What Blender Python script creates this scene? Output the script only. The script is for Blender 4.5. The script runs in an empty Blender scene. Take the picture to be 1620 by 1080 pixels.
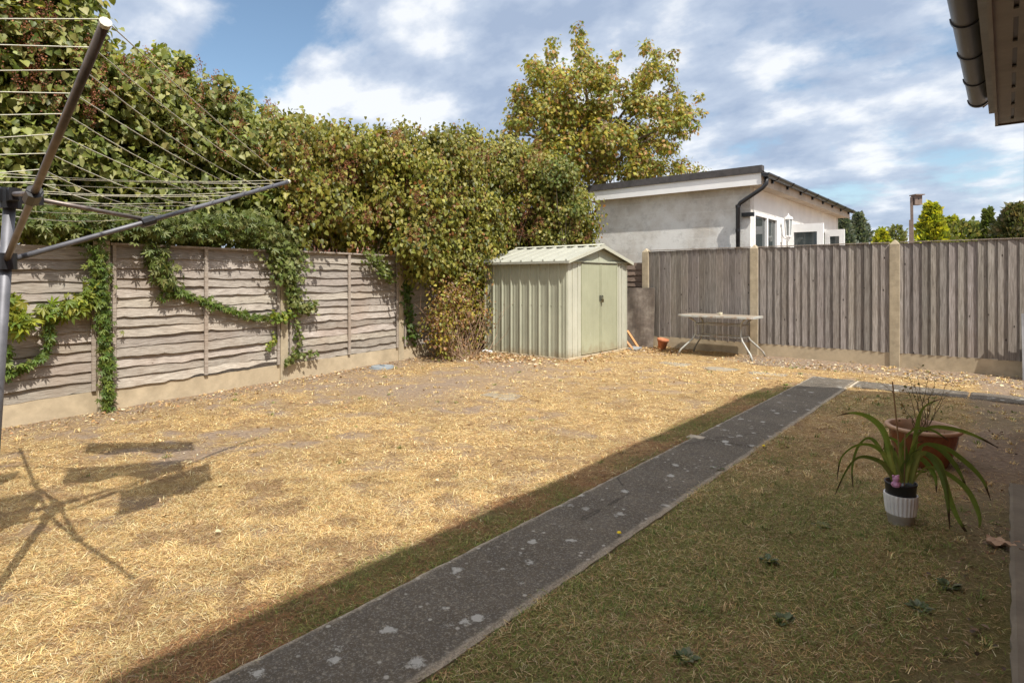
import bpy, math, random
import numpy as np
from mathutils import Vector

# ------------------------------------------------------------------ camera, sky, sun, exposure
FPX, CH, HV, CU = 930.0, 1.2, 440.0, 810.0      # focal length (px of 1620), eye height, horizon row, centre column
YAW = math.radians(40.06)
SC = bpy.context.scene
cam = bpy.data.cameras.new('camera'); camo = bpy.data.objects.new('camera', cam)
SC.collection.objects.link(camo); SC.camera = camo
camo.location = (0, 0, CH); camo.rotation_euler = (math.radians(90), 0, YAW)
cam.sensor_width = 36; cam.lens = 36 * FPX / 1620; cam.shift_y = -(540 - HV) / 1620
cam.clip_start = 0.03; cam.clip_end = 2000

SUNV = Vector((0.68, -0.24, 1.0)).normalized()
sun = bpy.data.lights.new('sun', 'SUN'); suno = bpy.data.objects.new('sun', sun); SC.collection.objects.link(suno)
sun.energy = 4.6; sun.angle = math.radians(0.5); sun.color = (1.0, 0.95, 0.87)
suno.rotation_euler = SUNV.to_track_quat('Z', 'Y').to_euler()
SC.view_settings.view_transform = 'Standard'; SC.view_settings.look = 'None'
SC.view_settings.exposure = 0.42; SC.view_settings.gamma = 1.0
SC.cycles.max_bounces = 6; SC.cycles.transparent_max_bounces = 8

W = bpy.data.worlds.new('World'); SC.world = W; W.use_nodes = True
def build_world():
    nt = W.node_tree; nt.nodes.clear(); N = nt.nodes.new; L = nt.links.new
    out = N('ShaderNodeOutputWorld'); bg = N('ShaderNodeBackground'); L(bg.outputs[0], out.inputs[0])
    sky = N('ShaderNodeTexSky'); sky.sky_type = 'NISHITA'; sky.sun_disc = False
    sky.sun_elevation = math.asin(SUNV.z); sky.sun_rotation = math.atan2(SUNV.x, SUNV.y)
    sky.altitude = 50; sky.dust_density = 0.6; sky.ozone_density = 2.0
    tc = N('ShaderNodeTexCoord'); sep = N('ShaderNodeSeparateXYZ'); L(tc.outputs['Generated'], sep.inputs[0])
    def M(op, a, b=None, clamp=False):
        m = N('ShaderNodeMath'); m.operation = op; m.use_clamp = clamp
        for i, s in enumerate((a, b)):
            if s is None: continue
            if isinstance(s, (int, float)): m.inputs[i].default_value = s
            else: L(s, m.inputs[i])
        return m.outputs[0]
    zz = M('MAXIMUM', sep.outputs[2], 0.0)
    den = M('ADD', zz, 0.34)
    cx = M('DIVIDE', sep.outputs[0], den); cy = M('DIVIDE', sep.outputs[1], den)
    comb = N('ShaderNodeCombineXYZ'); L(cx, comb.inputs[0]); L(cy, comb.inputs[1])
    mp = N('ShaderNodeMapping'); L(comb.outputs[0], mp.inputs[0]); mp.inputs['Location'].default_value = (3.1, 1.7, 0)
    mp.inputs['Scale'].default_value = (0.8, 1.0, 1)
    n1 = N('ShaderNodeTexNoise'); L(mp.outputs[0], n1.inputs[0]); n1.inputs['Scale'].default_value = 2.3
    n1.inputs['Detail'].default_value = 9; n1.inputs['Roughness'].default_value = 0.6; n1.inputs['Distortion'].default_value = 0.25
    n2 = N('ShaderNodeTexNoise'); L(mp.outputs[0], n2.inputs[0]); n2.inputs['Scale'].default_value = 4.6
    n2.inputs['Detail'].default_value = 8; n2.inputs['Roughness'].default_value = 0.55
    # a clearing in the cloud deck and cumulus banks at their own places in the sky
    def spot(d, w):
        v = N('ShaderNodeVectorMath'); v.operation = 'DOT_PRODUCT'; L(tc.outputs['Generated'], v.inputs[0]); v.inputs[1].default_value = d
        r = N('ShaderNodeMapRange'); L(v.outputs['Value'], r.inputs[0]); r.interpolation_type = 'SMOOTHSTEP'
        r.inputs[1].default_value = math.cos(w); r.inputs[2].default_value = 1.0
        return r.outputs[0]
    clear = M('MULTIPLY', spot(pix_dir(470, 60), 0.17), 0.26)
    clear2 = M('MULTIPLY', spot(pix_dir(560, -10), 0.18), 0.22)
    clear3 = M('MULTIPLY', spot(pix_dir(400, 130), 0.11), 0.10)
    clear4 = M('MULTIPLY', spot(pix_dir(1400, 330), 0.35), 0.10)
    puff = M('MULTIPLY', spot(pix_dir(505, 128), 0.06), 0.10)
    puff2 = M('MULTIPLY', spot(pix_dir(590, 200), 0.17), 0.12)
    puff3 = M('MULTIPLY', spot(pix_dir(660, 60), 0.24), 0.20)
    cov = M('ADD', n1.outputs[0], 0.14)
    for c in (clear, clear2, clear3, clear4): cov = M('SUBTRACT', cov, c)
    for c in (puff, puff2, puff3): cov = M('ADD', cov, c)
    cr = N('ShaderNodeMapRange'); L(cov, cr.inputs[0]); cr.interpolation_type = 'SMOOTHSTEP'
    cr.inputs[1].default_value = 0.42; cr.inputs[2].default_value = 0.56
    dens = N('ShaderNodeMath'); dens.operation = 'MULTIPLY'; L(cr.outputs[0], dens.inputs[0]); dens.inputs[1].default_value = 0.94
    ramp = N('ShaderNodeValToRGB')
    wht = M('ADD', M('ADD', n2.outputs[0], M('MULTIPLY', puff, 0.5)), M('MULTIPLY', puff2, 0.5)); L(wht, ramp.inputs[0])
    e = ramp.color_ramp.elements
    e[0].position = 0.37; e[0].color = (2.4, 2.95, 3.95, 1)
    e[1].position = 0.62; e[1].color = (5.7, 5.85, 6.1, 1)
    m1 = e.new(0.5); m1.color = (3.4, 3.9, 4.75, 1)
    tint = N('ShaderNodeMix'); tint.data_type = 'RGBA'; tint.blend_type = 'MULTIPLY'; tint.inputs[0].default_value = 1
    L(sky.outputs[0], tint.inputs[6]); tint.inputs[7].default_value = (1.0, 1.0, 0.92, 1)
    mix = N('ShaderNodeMix'); mix.data_type = 'RGBA'; L(dens.outputs[0], mix.inputs[0]); L(tint.outputs[2], mix.inputs[6]); L(ramp.outputs[0], mix.inputs[7])
    hi = N('ShaderNodeMapRange'); L(sep.outputs[2], hi.inputs[0]); hi.inputs[1].default_value = .5; hi.inputs[2].default_value = .85; hi.inputs[3].default_value = 1; hi.inputs[4].default_value = 2.3
    bst = N('ShaderNodeVectorMath'); bst.operation = 'SCALE'; L(mix.outputs[2], bst.inputs[0]); L(hi.outputs[0], bst.inputs[3])
    wm = N('ShaderNodeMapRange'); L(sep.outputs[2], wm.inputs[0]); wm.inputs[1].default_value = .5; wm.inputs[2].default_value = .8
    wc = N('ShaderNodeMix'); wc.data_type = 'RGBA'; wc.blend_type = 'MULTIPLY'; L(wm.outputs[0], wc.inputs[0]); L(bst.outputs[0], wc.inputs[6]); wc.inputs[7].default_value = (1.14, 1.0, .86, 1)
    L(wc.outputs[2], bg.inputs[0]); bg.inputs[1].default_value = 0.13

F3 = Vector((-math.sin(YAW), math.cos(YAW), 0)); R3 = Vector((math.cos(YAW), math.sin(YAW), 0))
def P(u, v, d):
    "world point at depth d seen at (u, v)"
    return Vector((0, 0, CH)) + F3 * d + R3 * ((u - CU) / FPX * d) + Vector((0, 0, (HV - v) / FPX * d))
def G(u, v, z=0.0): return P(u, v, FPX * (CH - z) / (v - HV))
def pix_dir(u, v): return (P(u, v, 1) - Vector((0, 0, CH))).normalized()
def ratio(u):
    r = (u - CU) / FPX
    return (-math.sin(YAW) + math.cos(YAW) * r) / (math.cos(YAW) + math.sin(YAW) * r)
def Yat(u, X): return X / ratio(u)
def Xat(u, Y): return Y * ratio(u)
def depth(x, y): return -math.sin(YAW) * x + math.cos(YAW) * y
def zat(v, x, y): return CH + (HV - v) * depth(x, y) / FPX
build_world()

rng = np.random.default_rng(7); random.seed(7)
C = SC.collection

# ------------------------------------------------------------------ helpers
class MB:
    def __init__(s): s.v = []; s.f = []; s.c = []; s.col = (1, 1, 1)
    def add(s, vs, fs):
        b = len(s.v); s.v += [tuple(p) for p in vs]; s.f += [tuple(i + b for i in f) for f in fs]
        s.c += [s.col] * len(vs); return s
    def box(s, x0, x1, y0, y1, z0, z1):
        return s.add([(x0,y0,z0),(x1,y0,z0),(x1,y1,z0),(x0,y1,z0),(x0,y0,z1),(x1,y0,z1),(x1,y1,z1),(x0,y1,z1)],
                     [(0,3,2,1),(4,5,6,7),(0,1,5,4),(1,2,6,5),(2,3,7,6),(3,0,4,7)])
    def hexa(s, p):
        return s.add(p, [(0,3,2,1),(4,5,6,7),(0,1,5,4),(1,2,6,5),(2,3,7,6),(3,0,4,7)])
    def beam(s, a, b, w, h, up=(0,0,1)):
        a, b = Vector(a), Vector(b); t = (b - a).normalized(); up = Vector(up)
        if abs(t.dot(up)) > .95: up = Vector((1,0,0))
        n = t.cross(up).normalized() * w / 2; m = n.normalized().cross(t).normalized() * h / 2
        return s.hexa([a-n-m, a+n-m, a+n+m, a-n+m, b-n-m, b+n-m, b+n+m, b-n+m])
    def tube(s, pts, rad, n=8, cap=True):
        pts = [Vector(p) for p in pts]; rs = rad if hasattr(rad, '__len__') else [rad] * len(pts)
        vs = []; fs = []; a = None
        for i, p in enumerate(pts):
            t = (pts[min(i+1, len(pts)-1)] - pts[max(i-1, 0)])
            t = t.normalized() if t.length > 1e-9 else Vector((0,0,1))
            if a is None: a = t.cross(Vector((0,0,1)) if abs(t.z) < .9 else Vector((1,0,0))).normalized()
            else:
                a = a - t*a.dot(t)
                a = a.normalized() if a.length > 1e-6 else t.orthogonal().normalized()
            b = t.cross(a).normalized()
            for k in range(n):
                q = 2*math.pi*k/n; vs.append(p + a*math.cos(q)*rs[i] + b*math.sin(q)*rs[i])
        for i in range(len(pts)-1):
            for k in range(n):
                fs.append((i*n+k, i*n+(k+1)%n, (i+1)*n+(k+1)%n, (i+1)*n+k))
        if cap: fs += [tuple(range(n))[::-1], tuple((len(pts)-1)*n+k for k in range(n))]
        return s.add(vs, fs)
    def lathe(s, c, prof, n=32, mod=None):
        c = Vector(c); vs = []; fs = []
        for r, z in prof:
            for k in range(n):
                q = 2*math.pi*k/n; rr = r if mod is None else mod(r, z, k)
                vs.append(c + Vector((math.cos(q)*rr, math.sin(q)*rr, z)))
        for i in range(len(prof)-1):
            for k in range(n): fs.append((i*n+k, i*n+(k+1)%n, (i+1)*n+(k+1)%n, (i+1)*n+k))
        return s.add(vs, fs)
    def build(s, name, mat, parent=None, origin=None, smooth=False, bevel=0):
        org = Vector(origin) if origin is not None else Vector((0,0,0))
        base = parent_origin(parent) if parent is not None else org
        me = bpy.data.meshes.new(name)
        me.from_pydata([(p[0]-base.x, p[1]-base.y, p[2]-base.z) for p in s.v], [], s.f)
        ca = me.color_attributes.new('Col', 'FLOAT_COLOR', 'POINT')
        ca.data.foreach_set('color', np.array([(c[0],c[1],c[2],1) for c in s.c], np.float32).ravel())
        me.materials.append(mat); me.update()
        if smooth: me.polygons.foreach_set('use_smooth', [True]*len(me.polygons))
        o = bpy.data.objects.new(name, me); C.objects.link(o)
        if parent is not None: o.parent = parent
        else: o.location = org
        if bevel:
            m = o.modifiers.new('b', 'BEVEL'); m.width = bevel; m.segments = 2; m.limit_method = 'ANGLE'
        return o
def parent_origin(p):
    v = Vector((0,0,0))
    while p is not None: v += p.location; p = p.parent
    return v
def tag(o, label, cat, group=None, kind=None):
    if kind: o['kind'] = kind
    if label: o['label'] = label
    if cat: o['category'] = cat
    if group: o['group'] = group
    return o
def thing(name, loc, label, cat, group=None):
    o = bpy.data.objects.new(name, None); C.objects.link(o); o.location = loc; o.empty_display_size = .1
    return tag(o, label, cat, group)
def struct(o): o['kind'] = 'structure'; return o

def vnoise(x, y, seed=0):
    xi = np.floor(x).astype(np.int64); yi = np.floor(y).astype(np.int64); fx = x - xi; fy = y - yi
    fx = fx*fx*(3-2*fx); fy = fy*fy*(3-2*fy)
    def h(a, b):
        n = (a*374761393 + b*668265263 + seed*1442695041) & 0xffffffff
        n = ((n ^ (n >> 13)) * 1274126177) & 0xffffffff
        return ((n ^ (n >> 16)) & 0xffff) / 65535.0
    return (h(xi,yi)*(1-fx)+h(xi+1,yi)*fx)*(1-fy) + (h(xi,yi+1)*(1-fx)+h(xi+1,yi+1)*fx)*fy
def fbm(x, y, s=1.0, o=4, seed=0):
    t = 0; a = 1; w = 0
    for k in range(o): t = t + a*vnoise(x*s*2**k, y*s*2**k, seed+k); w += a; a *= .55
    return t / w

# ------------------------------------------------------------------ materials
class MT:
    def __init__(s, name):
        s.m = bpy.data.materials.new(name); s.m.use_nodes = True; s.nt = s.m.node_tree; s.nt.nodes.clear()
        s.out = s.N('ShaderNodeOutputMaterial'); s.b = s.N('ShaderNodeBsdfPrincipled'); s.L(s.b.outputs[0], s.out.inputs[0])
        s.tc = s.N('ShaderNodeTexCoord')
    def N(s, t): return s.nt.nodes.new(t)
    def L(s, a, b): s.nt.links.new(a, b)
    def mp(s, scale=(1,1,1), rot=(0,0,0)):
        m = s.N('ShaderNodeMapping'); s.L(s.tc.outputs['Object'], m.inputs[0]); m.inputs['Scale'].default_value = scale; m.inputs['Rotation'].default_value = rot
        return m.outputs[0]
    def noise(s, scale, detail=6, rough=.6, vec=None, dist=0):
        n = s.N('ShaderNodeTexNoise'); s.L(vec if vec else s.tc.outputs['Object'], n.inputs[0])
        n.inputs['Scale'].default_value = scale; n.inputs['Detail'].default_value = detail
        n.inputs['Roughness'].default_value = rough; n.inputs['Distortion'].default_value = dist
        return n.outputs[0]
    def voro(s, scale, vec=None, feature='F1'):
        n = s.N('ShaderNodeTexVoronoi'); n.feature = feature; s.L(vec if vec else s.tc.outputs['Object'], n.inputs[0]); n.inputs['Scale'].default_value = scale
        return n
    def ramp(s, fac, stops):
        r = s.N('ShaderNodeValToRGB'); s.L(fac, r.inputs[0]); e = r.color_ramp.elements
        def c4(c): return (c, c, c, 1) if isinstance(c, (int, float)) else (*c, 1)
        e[0].position, e[0].color = stops[0][0], c4(stops[0][1]); e[1].position, e[1].color = stops[-1][0], c4(stops[-1][1])
        for p, c in stops[1:-1]: x = e.new(p); x.color = c4(c)
        return r.outputs[0]
    def mix(s, fac, a, b, mode='MIX'):
        m = s.N('ShaderNodeMix'); m.data_type = 'RGBA'; m.blend_type = mode
        for i, x in ((0, fac), (6, a), (7, b)):
            if isinstance(x, (int, float)): m.inputs[i].default_value = x
            elif isinstance(x, tuple): m.inputs[i].default_value = (*x, 1)
            else: s.L(x, m.inputs[i])
        return m.outputs[2]
    def math(s, op, a, b=None, clamp=False):
        m = s.N('ShaderNodeMath'); m.operation = op; m.use_clamp = clamp
        for i, x in enumerate((a, b)):
            if x is None: continue
            if isinstance(x, (int, float)): m.inputs[i].default_value = x
            else: s.L(x, m.inputs[i])
        return m.outputs[0]
    def attr(s, name='Col'):
        a = s.N('ShaderNodeAttribute'); a.attribute_name = name; return a.outputs['Color']
    def col(s, c):
        if isinstance(c, tuple): s.b.inputs['Base Color'].default_value = (*c, 1)
        else: s.L(c, s.b.inputs['Base Color'])
    def rough(s, r):
        if isinstance(r, (int, float)): s.b.inputs['Roughness'].default_value = r
        else: s.L(r, s.b.inputs['Roughness'])
    def bump(s, h, strength=.5, dist=.01):
        b = s.N('ShaderNodeBump'); b.inputs['Strength'].default_value = strength; b.inputs['Distance'].default_value = dist
        s.L(h, b.inputs['Height']); s.L(b.outputs[0], s.b.inputs['Normal'])
    def spec(s, v): s.b.inputs['Specular IOR Level'].default_value = v

def mat_simple(name, c, rough=.6, var=.15, scale=12, metal=0, bump=0, dirt=None):
    t = MT(name); n = t.noise(scale)
    lo = tuple(x*(1-var) for x in c); hi = tuple(min(1, x*(1+var)) for x in c)
    cc = t.ramp(n, [(.3, lo), (.7, hi)])
    if dirt:
        cc = t.mix(t.ramp(t.noise(scale*.35, 8, .7), [(.48, 0.0), (.66, dirt[1])]), cc, dirt[0])
    t.col(cc); t.rough(rough); t.b.inputs['Metallic'].default_value = metal
    if bump: t.bump(t.noise(scale*4), bump, .003)
    return t.m

def mat_lapwood():
    t = MT('weathered lap boards')
    v = t.mp((2.0, 1.6, 26)); g = t.noise(6, 8, .7, v, .25); big = t.noise(1.3, 4, .6)
    c = t.ramp(g, [(.28, (.12,.10,.085)), (.44, (.34,.30,.26)), (.58, (.50,.455,.40)), (.75, (.66,.61,.55))])
    c = t.mix(t.ramp(big, [(.50, 0.0), (.70, .35)]), c, (.34,.24,.17))
    c = t.mix(.85, c, t.attr(), 'MULTIPLY')
    kn = t.voro(5.5, t.mp((1, 1, 4))); k = t.ramp(kn.outputs['Distance'], [(.035, 1.0), (.075, 0.0)])
    c = t.mix(k, c, (.05,.035,.025))
    t.col(c); t.rough(.85); t.spec(.2); t.bump(g, .6, .006); return t.m
def mat_palings():
    t = MT('weathered featheredge palings')
    v = t.mp((26, 26, 1.1)); g = t.noise(4, 8, .65, v, .8); big = t.noise(.9, 5, .6); fine = t.noise(3, 6, .7, t.mp((90,90,3)))
    c = t.ramp(g, [(.30, (.12,.108,.10)), (.45, (.26,.238,.217)), (.60, (.40,.37,.345)), (.78, (.55,.52,.485))])
    c = t.mix(t.ramp(fine, [(.45, 0.0), (.7, .5)]), c, (.11,.082,.068))
    c = t.mix(t.ramp(big, [(.47, 0.0), (.68, .3)]), c, (.27,.215,.165))
    c = t.mix(.9, c, t.attr(), 'MULTIPLY')
    kn = t.voro(4.4, t.mp((2.2, .01, 1))); k = t.ramp(kn.outputs['Distance'], [(.05, 1.0), (.09, 0.0)])
    c = t.mix(k, c, (.035,.025,.02))
    t.col(c); t.rough(.85); t.spec(.2); t.bump(g, .5, .004); return t.m
def mat_concrete(name, base, stain=(.2,.17,.13), dark=.4, sc=1.0):
    t = MT(name); n = t.noise(3*sc, 9, .65); f = t.noise(90*sc, 4, .7)
    c = t.ramp(n, [(.3, tuple(x*.72 for x in base)), (.55, base), (.75, tuple(min(1,x*1.18) for x in base))])
    c = t.mix(t.ramp(t.noise(1.4*sc, 8, .7), [(.46, 0.0), (.66, dark)]), c, stain)
    c = t.mix(t.ramp(f, [(.55, 0.0), (.75, .35)]), c, tuple(x*.5 for x in base))
    t.col(c); t.rough(.9); t.spec(.2); t.bump(f, .4, .003); return t.m
def mat_path():
    t = MT('aged concrete path with lichen')
    n = t.noise(2.2, 10, .7); f = t.noise(150, 5, .75); m = t.noise(26, 6, .75); sp = t.noise(70, 3, .6)
    c = t.ramp(n, [(.3, (.062,.050,.036)), (.52, (.098,.080,.058)), (.74, (.16,.132,.097))])
    c = t.mix(t.ramp(m, [(.45, 0.0), (.62, .55)]), c, (.085,.075,.063))
    c = t.mix(t.ramp(sp, [(.57, 0.0), (.68, .5)]), c, (.30,.26,.20)); c = t.mix(t.ramp(sp, [(.34, .5), (.43, 0.0)]), c, (.055,.048,.042))
    c = t.mix(t.ramp(f, [(.52, 0.0), (.68, .8)]), c, (.30,.28,.25))
    wob = t.noise(22, 5, .8); vv = t.voro(7.5); d = t.math('ADD', vv.outputs['Distance'], t.math('MULTIPLY', t.math('SUBTRACT', wob, .5), .75))
    sel = t.ramp(vv.outputs['Color'], [(.0, 0.4), (.45, 1.0)])
    li = t.math('MULTIPLY', t.ramp(d, [(.13, 1.0), (.20, 0.0)]), t.ramp(t.noise(1.7, 3, .5), [(.38, .35), (.48, 1.0)]))
    c = t.mix(t.math('MULTIPLY', li, .68), c, (.44,.43,.39))
    v2 = t.voro(17); d2 = t.math('ADD', v2.outputs['Distance'], t.math('MULTIPLY', t.math('SUBTRACT', wob, .5), .3))
    c = t.mix(t.math('MULTIPLY', t.ramp(d2, [(.10, 1.0), (.17, 0.0)]), t.ramp(t.noise(2.3, 4, .6), [(.42, 0.0), (.52, .75)])), c, (.40,.38,.33))
    ck = t.voro(.9, None, 'DISTANCE_TO_EDGE'); ckd = t.math('ADD', ck.outputs['Distance'], t.math('MULTIPLY', t.math('SUBTRACT', t.noise(6, 5, .7), .5), .05))
    c = t.mix(t.math('MULTIPLY', t.ramp(t.math('ABSOLUTE', ckd), [(.0, 1.0), (.006, 0.0)]), t.ramp(t.noise(.8, 2, .5), [(.45, 0.0), (.55, .8)])), c, (.03,.025,.02))
    sx = t.N('ShaderNodeSeparateXYZ'); t.L(t.tc.outputs['Object'], sx.inputs[0])
    ax = t.math('ABSOLUTE', t.math('ADD', sx.outputs[0], 1.5625)); ax = t.math('ADD', ax, t.math('MULTIPLY', t.math('SUBTRACT', t.noise(9, 5, .7), .5), .05))
    eg = t.math('MULTIPLY', t.ramp(ax, [(.205, 0.0), (.228, 1.0), (.26, 1.0), (.28, 0.0)]), t.ramp(f, [(.4, .35), (.55, .9)]))
    c = t.mix(eg, c, (.40,.34,.255))
    t.col(c); t.rough(.9); t.spec(.25); t.bump(t.math('ADD', f, m), .7, .006); return t.m
def mat_render():
    t = MT('stained cement render')
    n = t.noise(1.6, 9, .65); p = t.noise(6, 8, .7)
    br = t.N('ShaderNodeTexBrick'); t.L(t.mp((1,1,1), (math.radians(90),0,0)), br.inputs[0]); br.inputs['Scale'].default_value = 1.0
    br.inputs['Brick Width'].default_value = .85; br.inputs['Row Height'].default_value = .24; br.inputs['Mortar Size'].default_value = .02; br.inputs['Mortar Smooth'].default_value = 1
    br.inputs['Color1'].default_value = (.52,.48,.42,1); br.inputs['Color2'].default_value = (.56,.51,.44,1); br.inputs['Mortar'].default_value = (.62,.59,.53,1)
    c = t.mix(t.ramp(n, [(.36, .25), (.56, 1.0)]), br.outputs[0], (.78,.77,.73))
    c = t.mix(t.ramp(p, [(.5, 0.0), (.72, .6)]), c, (.38,.365,.33))
    t.col(c); t.rough(.95); t.spec(.15); t.bump(t.noise(40, 6, .7), .5, .01); return t.m
def mat_leaf(name, rough=.5, trans=.38):
    t = MT(name); a = t.attr(); n = t.noise(60, 3, .6)
    c = t.mix(.35, a, t.ramp(n, [(.3, .6), (.7, 1.0)]), 'MULTIPLY')
    t.col(c); t.rough(rough); t.spec(.35)
    tr = t.N('ShaderNodeBsdfTranslucent'); t.L(t.mix(1.0, c, (1.3, 1.25, .6), 'MULTIPLY'), tr.inputs[0])
    mx = t.N('ShaderNodeMixShader'); mx.inputs[0].default_value = trans
    t.L(t.b.outputs[0], mx.inputs[1]); t.L(tr.outputs[0], mx.inputs[2]); t.L(mx.outputs[0], t.out.inputs[0]); return t.m
def mat_attr(name, rough=.8, spec=.2, metal=0, bumpscale=None):
    t = MT(name); n = t.noise(30, 5, .7)
    c = t.mix(.4, t.attr(), t.ramp(n, [(.3, .65), (.7, 1.0)]), 'MULTIPLY')
    t.col(c); t.rough(rough); t.spec(spec); t.b.inputs['Metallic'].default_value = metal
    if bumpscale: t.bump(t.noise(bumpscale), .4, .003)
    return t.m
def mat_ground():
    t = MT('parched lawn soil and thatch')
    z = t.N('ShaderNodeSeparateColor'); t.L(t.attr('Zone'), z.inputs[0])
    n = t.noise(1.7, 10, .7); f = t.noise(55, 6, .8, t.mp((1,1,1)), 1.5); f2 = t.noise(160, 4, .8, None, 2.0)
    straw = t.ramp(f, [(.28, (.20,.115,.05)), (.46, (.38,.25,.11)), (.62, (.54,.39,.19)), (.8, (.68,.53,.30))])
    straw = t.mix(t.ramp(f2, [(.5, 0.0), (.68, .5)]), straw, (.22,.14,.07))
    straw = t.mix(t.ramp(n, [(.42, 0.0), (.66, .45)]), straw, (.36,.24,.12))
    straw = t.mix(t.ramp(t.noise(7, 6, .75), [(.50, 0.0), (.64, .75)]), straw, (.20,.125,.065))
    soil = t.ramp(t.noise(28, 9, .8), [(.3, (.17,.12,.085)), (.55, (.30,.225,.16)), (.75, (.42,.34,.25))])
    green = t.ramp(f, [(.3, (.06,.052,.018)), (.5, (.15,.125,.045)), (.7, (.34,.25,.11))])
    c = t.mix(z.outputs[1], straw, soil); c = t.mix(z.outputs[0], c, green)
    t.col(c); t.rough(.95); t.spec(.1); t.bump(t.math('ADD', f, f2), .8, .012); return t.m
def mat_brick():
    t = MT('red brick'); br = t.N('ShaderNodeTexBrick'); t.L(t.mp((1,1,1), (math.radians(90),0,0)), br.inputs[0])
    br.inputs['Scale'].default_value = 1; br.inputs['Brick Width'].default_value = .225; br.inputs['Row Height'].default_value = .075; br.inputs['Mortar Size'].default_value = .008
    br.inputs['Color1'].default_value = (.36,.14,.08,1); br.inputs['Color2'].default_value = (.27,.10,.06,1); br.inputs['Mortar'].default_value = (.4,.36,.3,1)
    t.col(br.outputs[0]); t.rough(.9); return t.m
def mat_glass(name, c=(.05,.06,.06)):
    t = MT(name); t.col(c); t.rough(.06); t.spec(.6); return t.m

M_lap = mat_lapwood(); M_pal = mat_palings()
M_post = mat_concrete('concrete post', (.44,.37,.26), (.30,.25,.17), .4, 3)
M_grav = mat_concrete('concrete gravel board', (.50,.41,.28), (.30,.24,.16), .5, 1.5)
M_path = mat_path(); M_slab = mat_concrete('sunken stone slab', (.27,.24,.19), (.34,.25,.13), .7, 4)
M_patio = mat_concrete('grey paving slab', (.18,.148,.108), (.12,.097,.07), .5, 2)
M_render = mat_render(); M_ground = mat_ground(); M_brick = mat_brick()
M_leaf = mat_leaf('leaf', .45); M_dry = mat_leaf('dry leaf', .8, .15); M_grass = mat_leaf('dry grass blades', .75, .12)
M_bark = mat_simple('bark', (.16,.12,.085), .9, .35, 18, bump=.6)
M_upvc = mat_simple('white plastic', (.87,.87,.86), .4, .04, 4)
M_whitewall = mat_simple('white painted wall', (.84,.82,.78), .8, .07, 3)
M_felt = mat_simple('dark roofing felt', (.07,.065,.065), .9, .3, 10, bump=.5)
M_blackpl = mat_simple('black plastic', (.018,.018,.02), .35, .3, 8)
M_glass = mat_glass('window glass')
M_soffit = mat_simple('buff soffit board', (.50,.42,.33), .8, .15, 3, dirt=((.3,.24,.17), .5))

# ------------------------------------------------------------------ ground and paths
def path_edge(y): return 0
def zones(x, y):
    "greenness and bare-soil share of the lawn"
    n = fbm(x, y, 1.3, 5, 3); n2 = fbm(x, y, 4.5, 4, 11)
    right = np.clip((x + 1.45)/.2, 0, 1) * np.clip((7.6 - y)/.5, 0, 1)
    near = np.clip((4.6 - y)/2.2, 0, 1)
    g = right*(.30 + .62*near + (n-.5)*1.1 + (n2-.5)*.7)
    strip = np.clip((x+2.12)/.12, 0, 1)*np.clip((-1.75-x)/.05, 0, 1)*np.clip((7.3-y)/.6, 0, 1)  # sparse green, plus shade painted in along the house shadow's band
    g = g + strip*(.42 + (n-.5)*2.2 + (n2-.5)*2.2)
    g = np.clip(g, 0, 1)
    fx = -6.26 - .138*(y - 1.68)
    s = np.exp(-np.clip(x - fx, 0, 9)**2/.35)*.85
    s = s + np.exp(-((x+4.9)**2/1.0 + (y-3.9)**2/1.6))*np.clip((n-.40)*6, 0, 1)*.95
    s = s + np.exp(-((x+5.4)**2/1.6 + (y-5.9)**2/1.2))*np.clip((n-.36)*5, 0, 1)*.9
    s = s + np.exp(-((x+4.9)**2/.9 + (y-1.9)**2/1.2))*np.clip((n2-.42)*5, 0, 1)*.5
    s = s + np.clip((y - 8.42 + (n2-.5)*.3)/.12, 0, 1)*np.clip((x+3.4)/.5, 0, 1)
    s = s + np.clip((x + .28 + (n2-.5)*.2)/.1, 0, 1)*.9
    s = s + np.exp(-((x+.1)**2/.09 + (y-5.3)**2/.12))
    s = s + np.clip((n2-.57)*8, 0, 1)*.75*(1-right*.6)
    s = s + np.clip((y-9.5)/.3, 0, 1)
    return g, np.clip(s, 0, 1)
def build_ground():
    xs = np.concatenate([-np.geomspace(300, 10, 18), np.arange(-9.5, 1.2, .06), np.geomspace(1.5, 300, 18)])
    ys = np.concatenate([-np.geomspace(200, 2, 14), np.arange(-1.5, 11, .06), np.geomspace(11.5, 600, 20)])
    X, Y = np.meshgrid(xs, ys, indexing='ij'); n, m = X.shape
    inside = (X > -9) & (X < 1) & (Y > -1) & (Y < 10.5)
    Z = np.where(inside, (fbm(X, Y, 1.6, 4, 21)-.5)*.035 + (fbm(X, Y, 7, 2, 5)-.5)*.012, 0) + .001
    on_path = ((X > -1.79) & (X < -1.34) & (Y < 7.8)) | ((Y > 7.39) & (Y < 7.78) & (X > -1.79)) | ((X > .03) & (Y < 4.42))
    Z = np.where(on_path, np.minimum(Z, -.004), Z)
    v = np.stack([X, Y, Z], -1).reshape(-1, 3)
    idx = np.arange(n*m).reshape(n, m)
    f = np.stack([idx[:-1,:-1], idx[1:,:-1], idx[1:,1:], idx[:-1,1:]], -1).reshape(-1, 4)
    me = bpy.data.meshes.new('lawn'); me.from_pydata(v.tolist(), [], f.tolist())
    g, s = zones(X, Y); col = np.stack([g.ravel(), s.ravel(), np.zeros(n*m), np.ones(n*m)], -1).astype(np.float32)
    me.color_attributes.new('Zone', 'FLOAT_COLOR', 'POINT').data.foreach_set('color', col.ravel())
    me.materials.append(M_ground); me.polygons.foreach_set('use_smooth', [True]*len(me.polygons))
    o = bpy.data.objects.new('ground', me); C.objects.link(o); struct(o)
build_ground()

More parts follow.
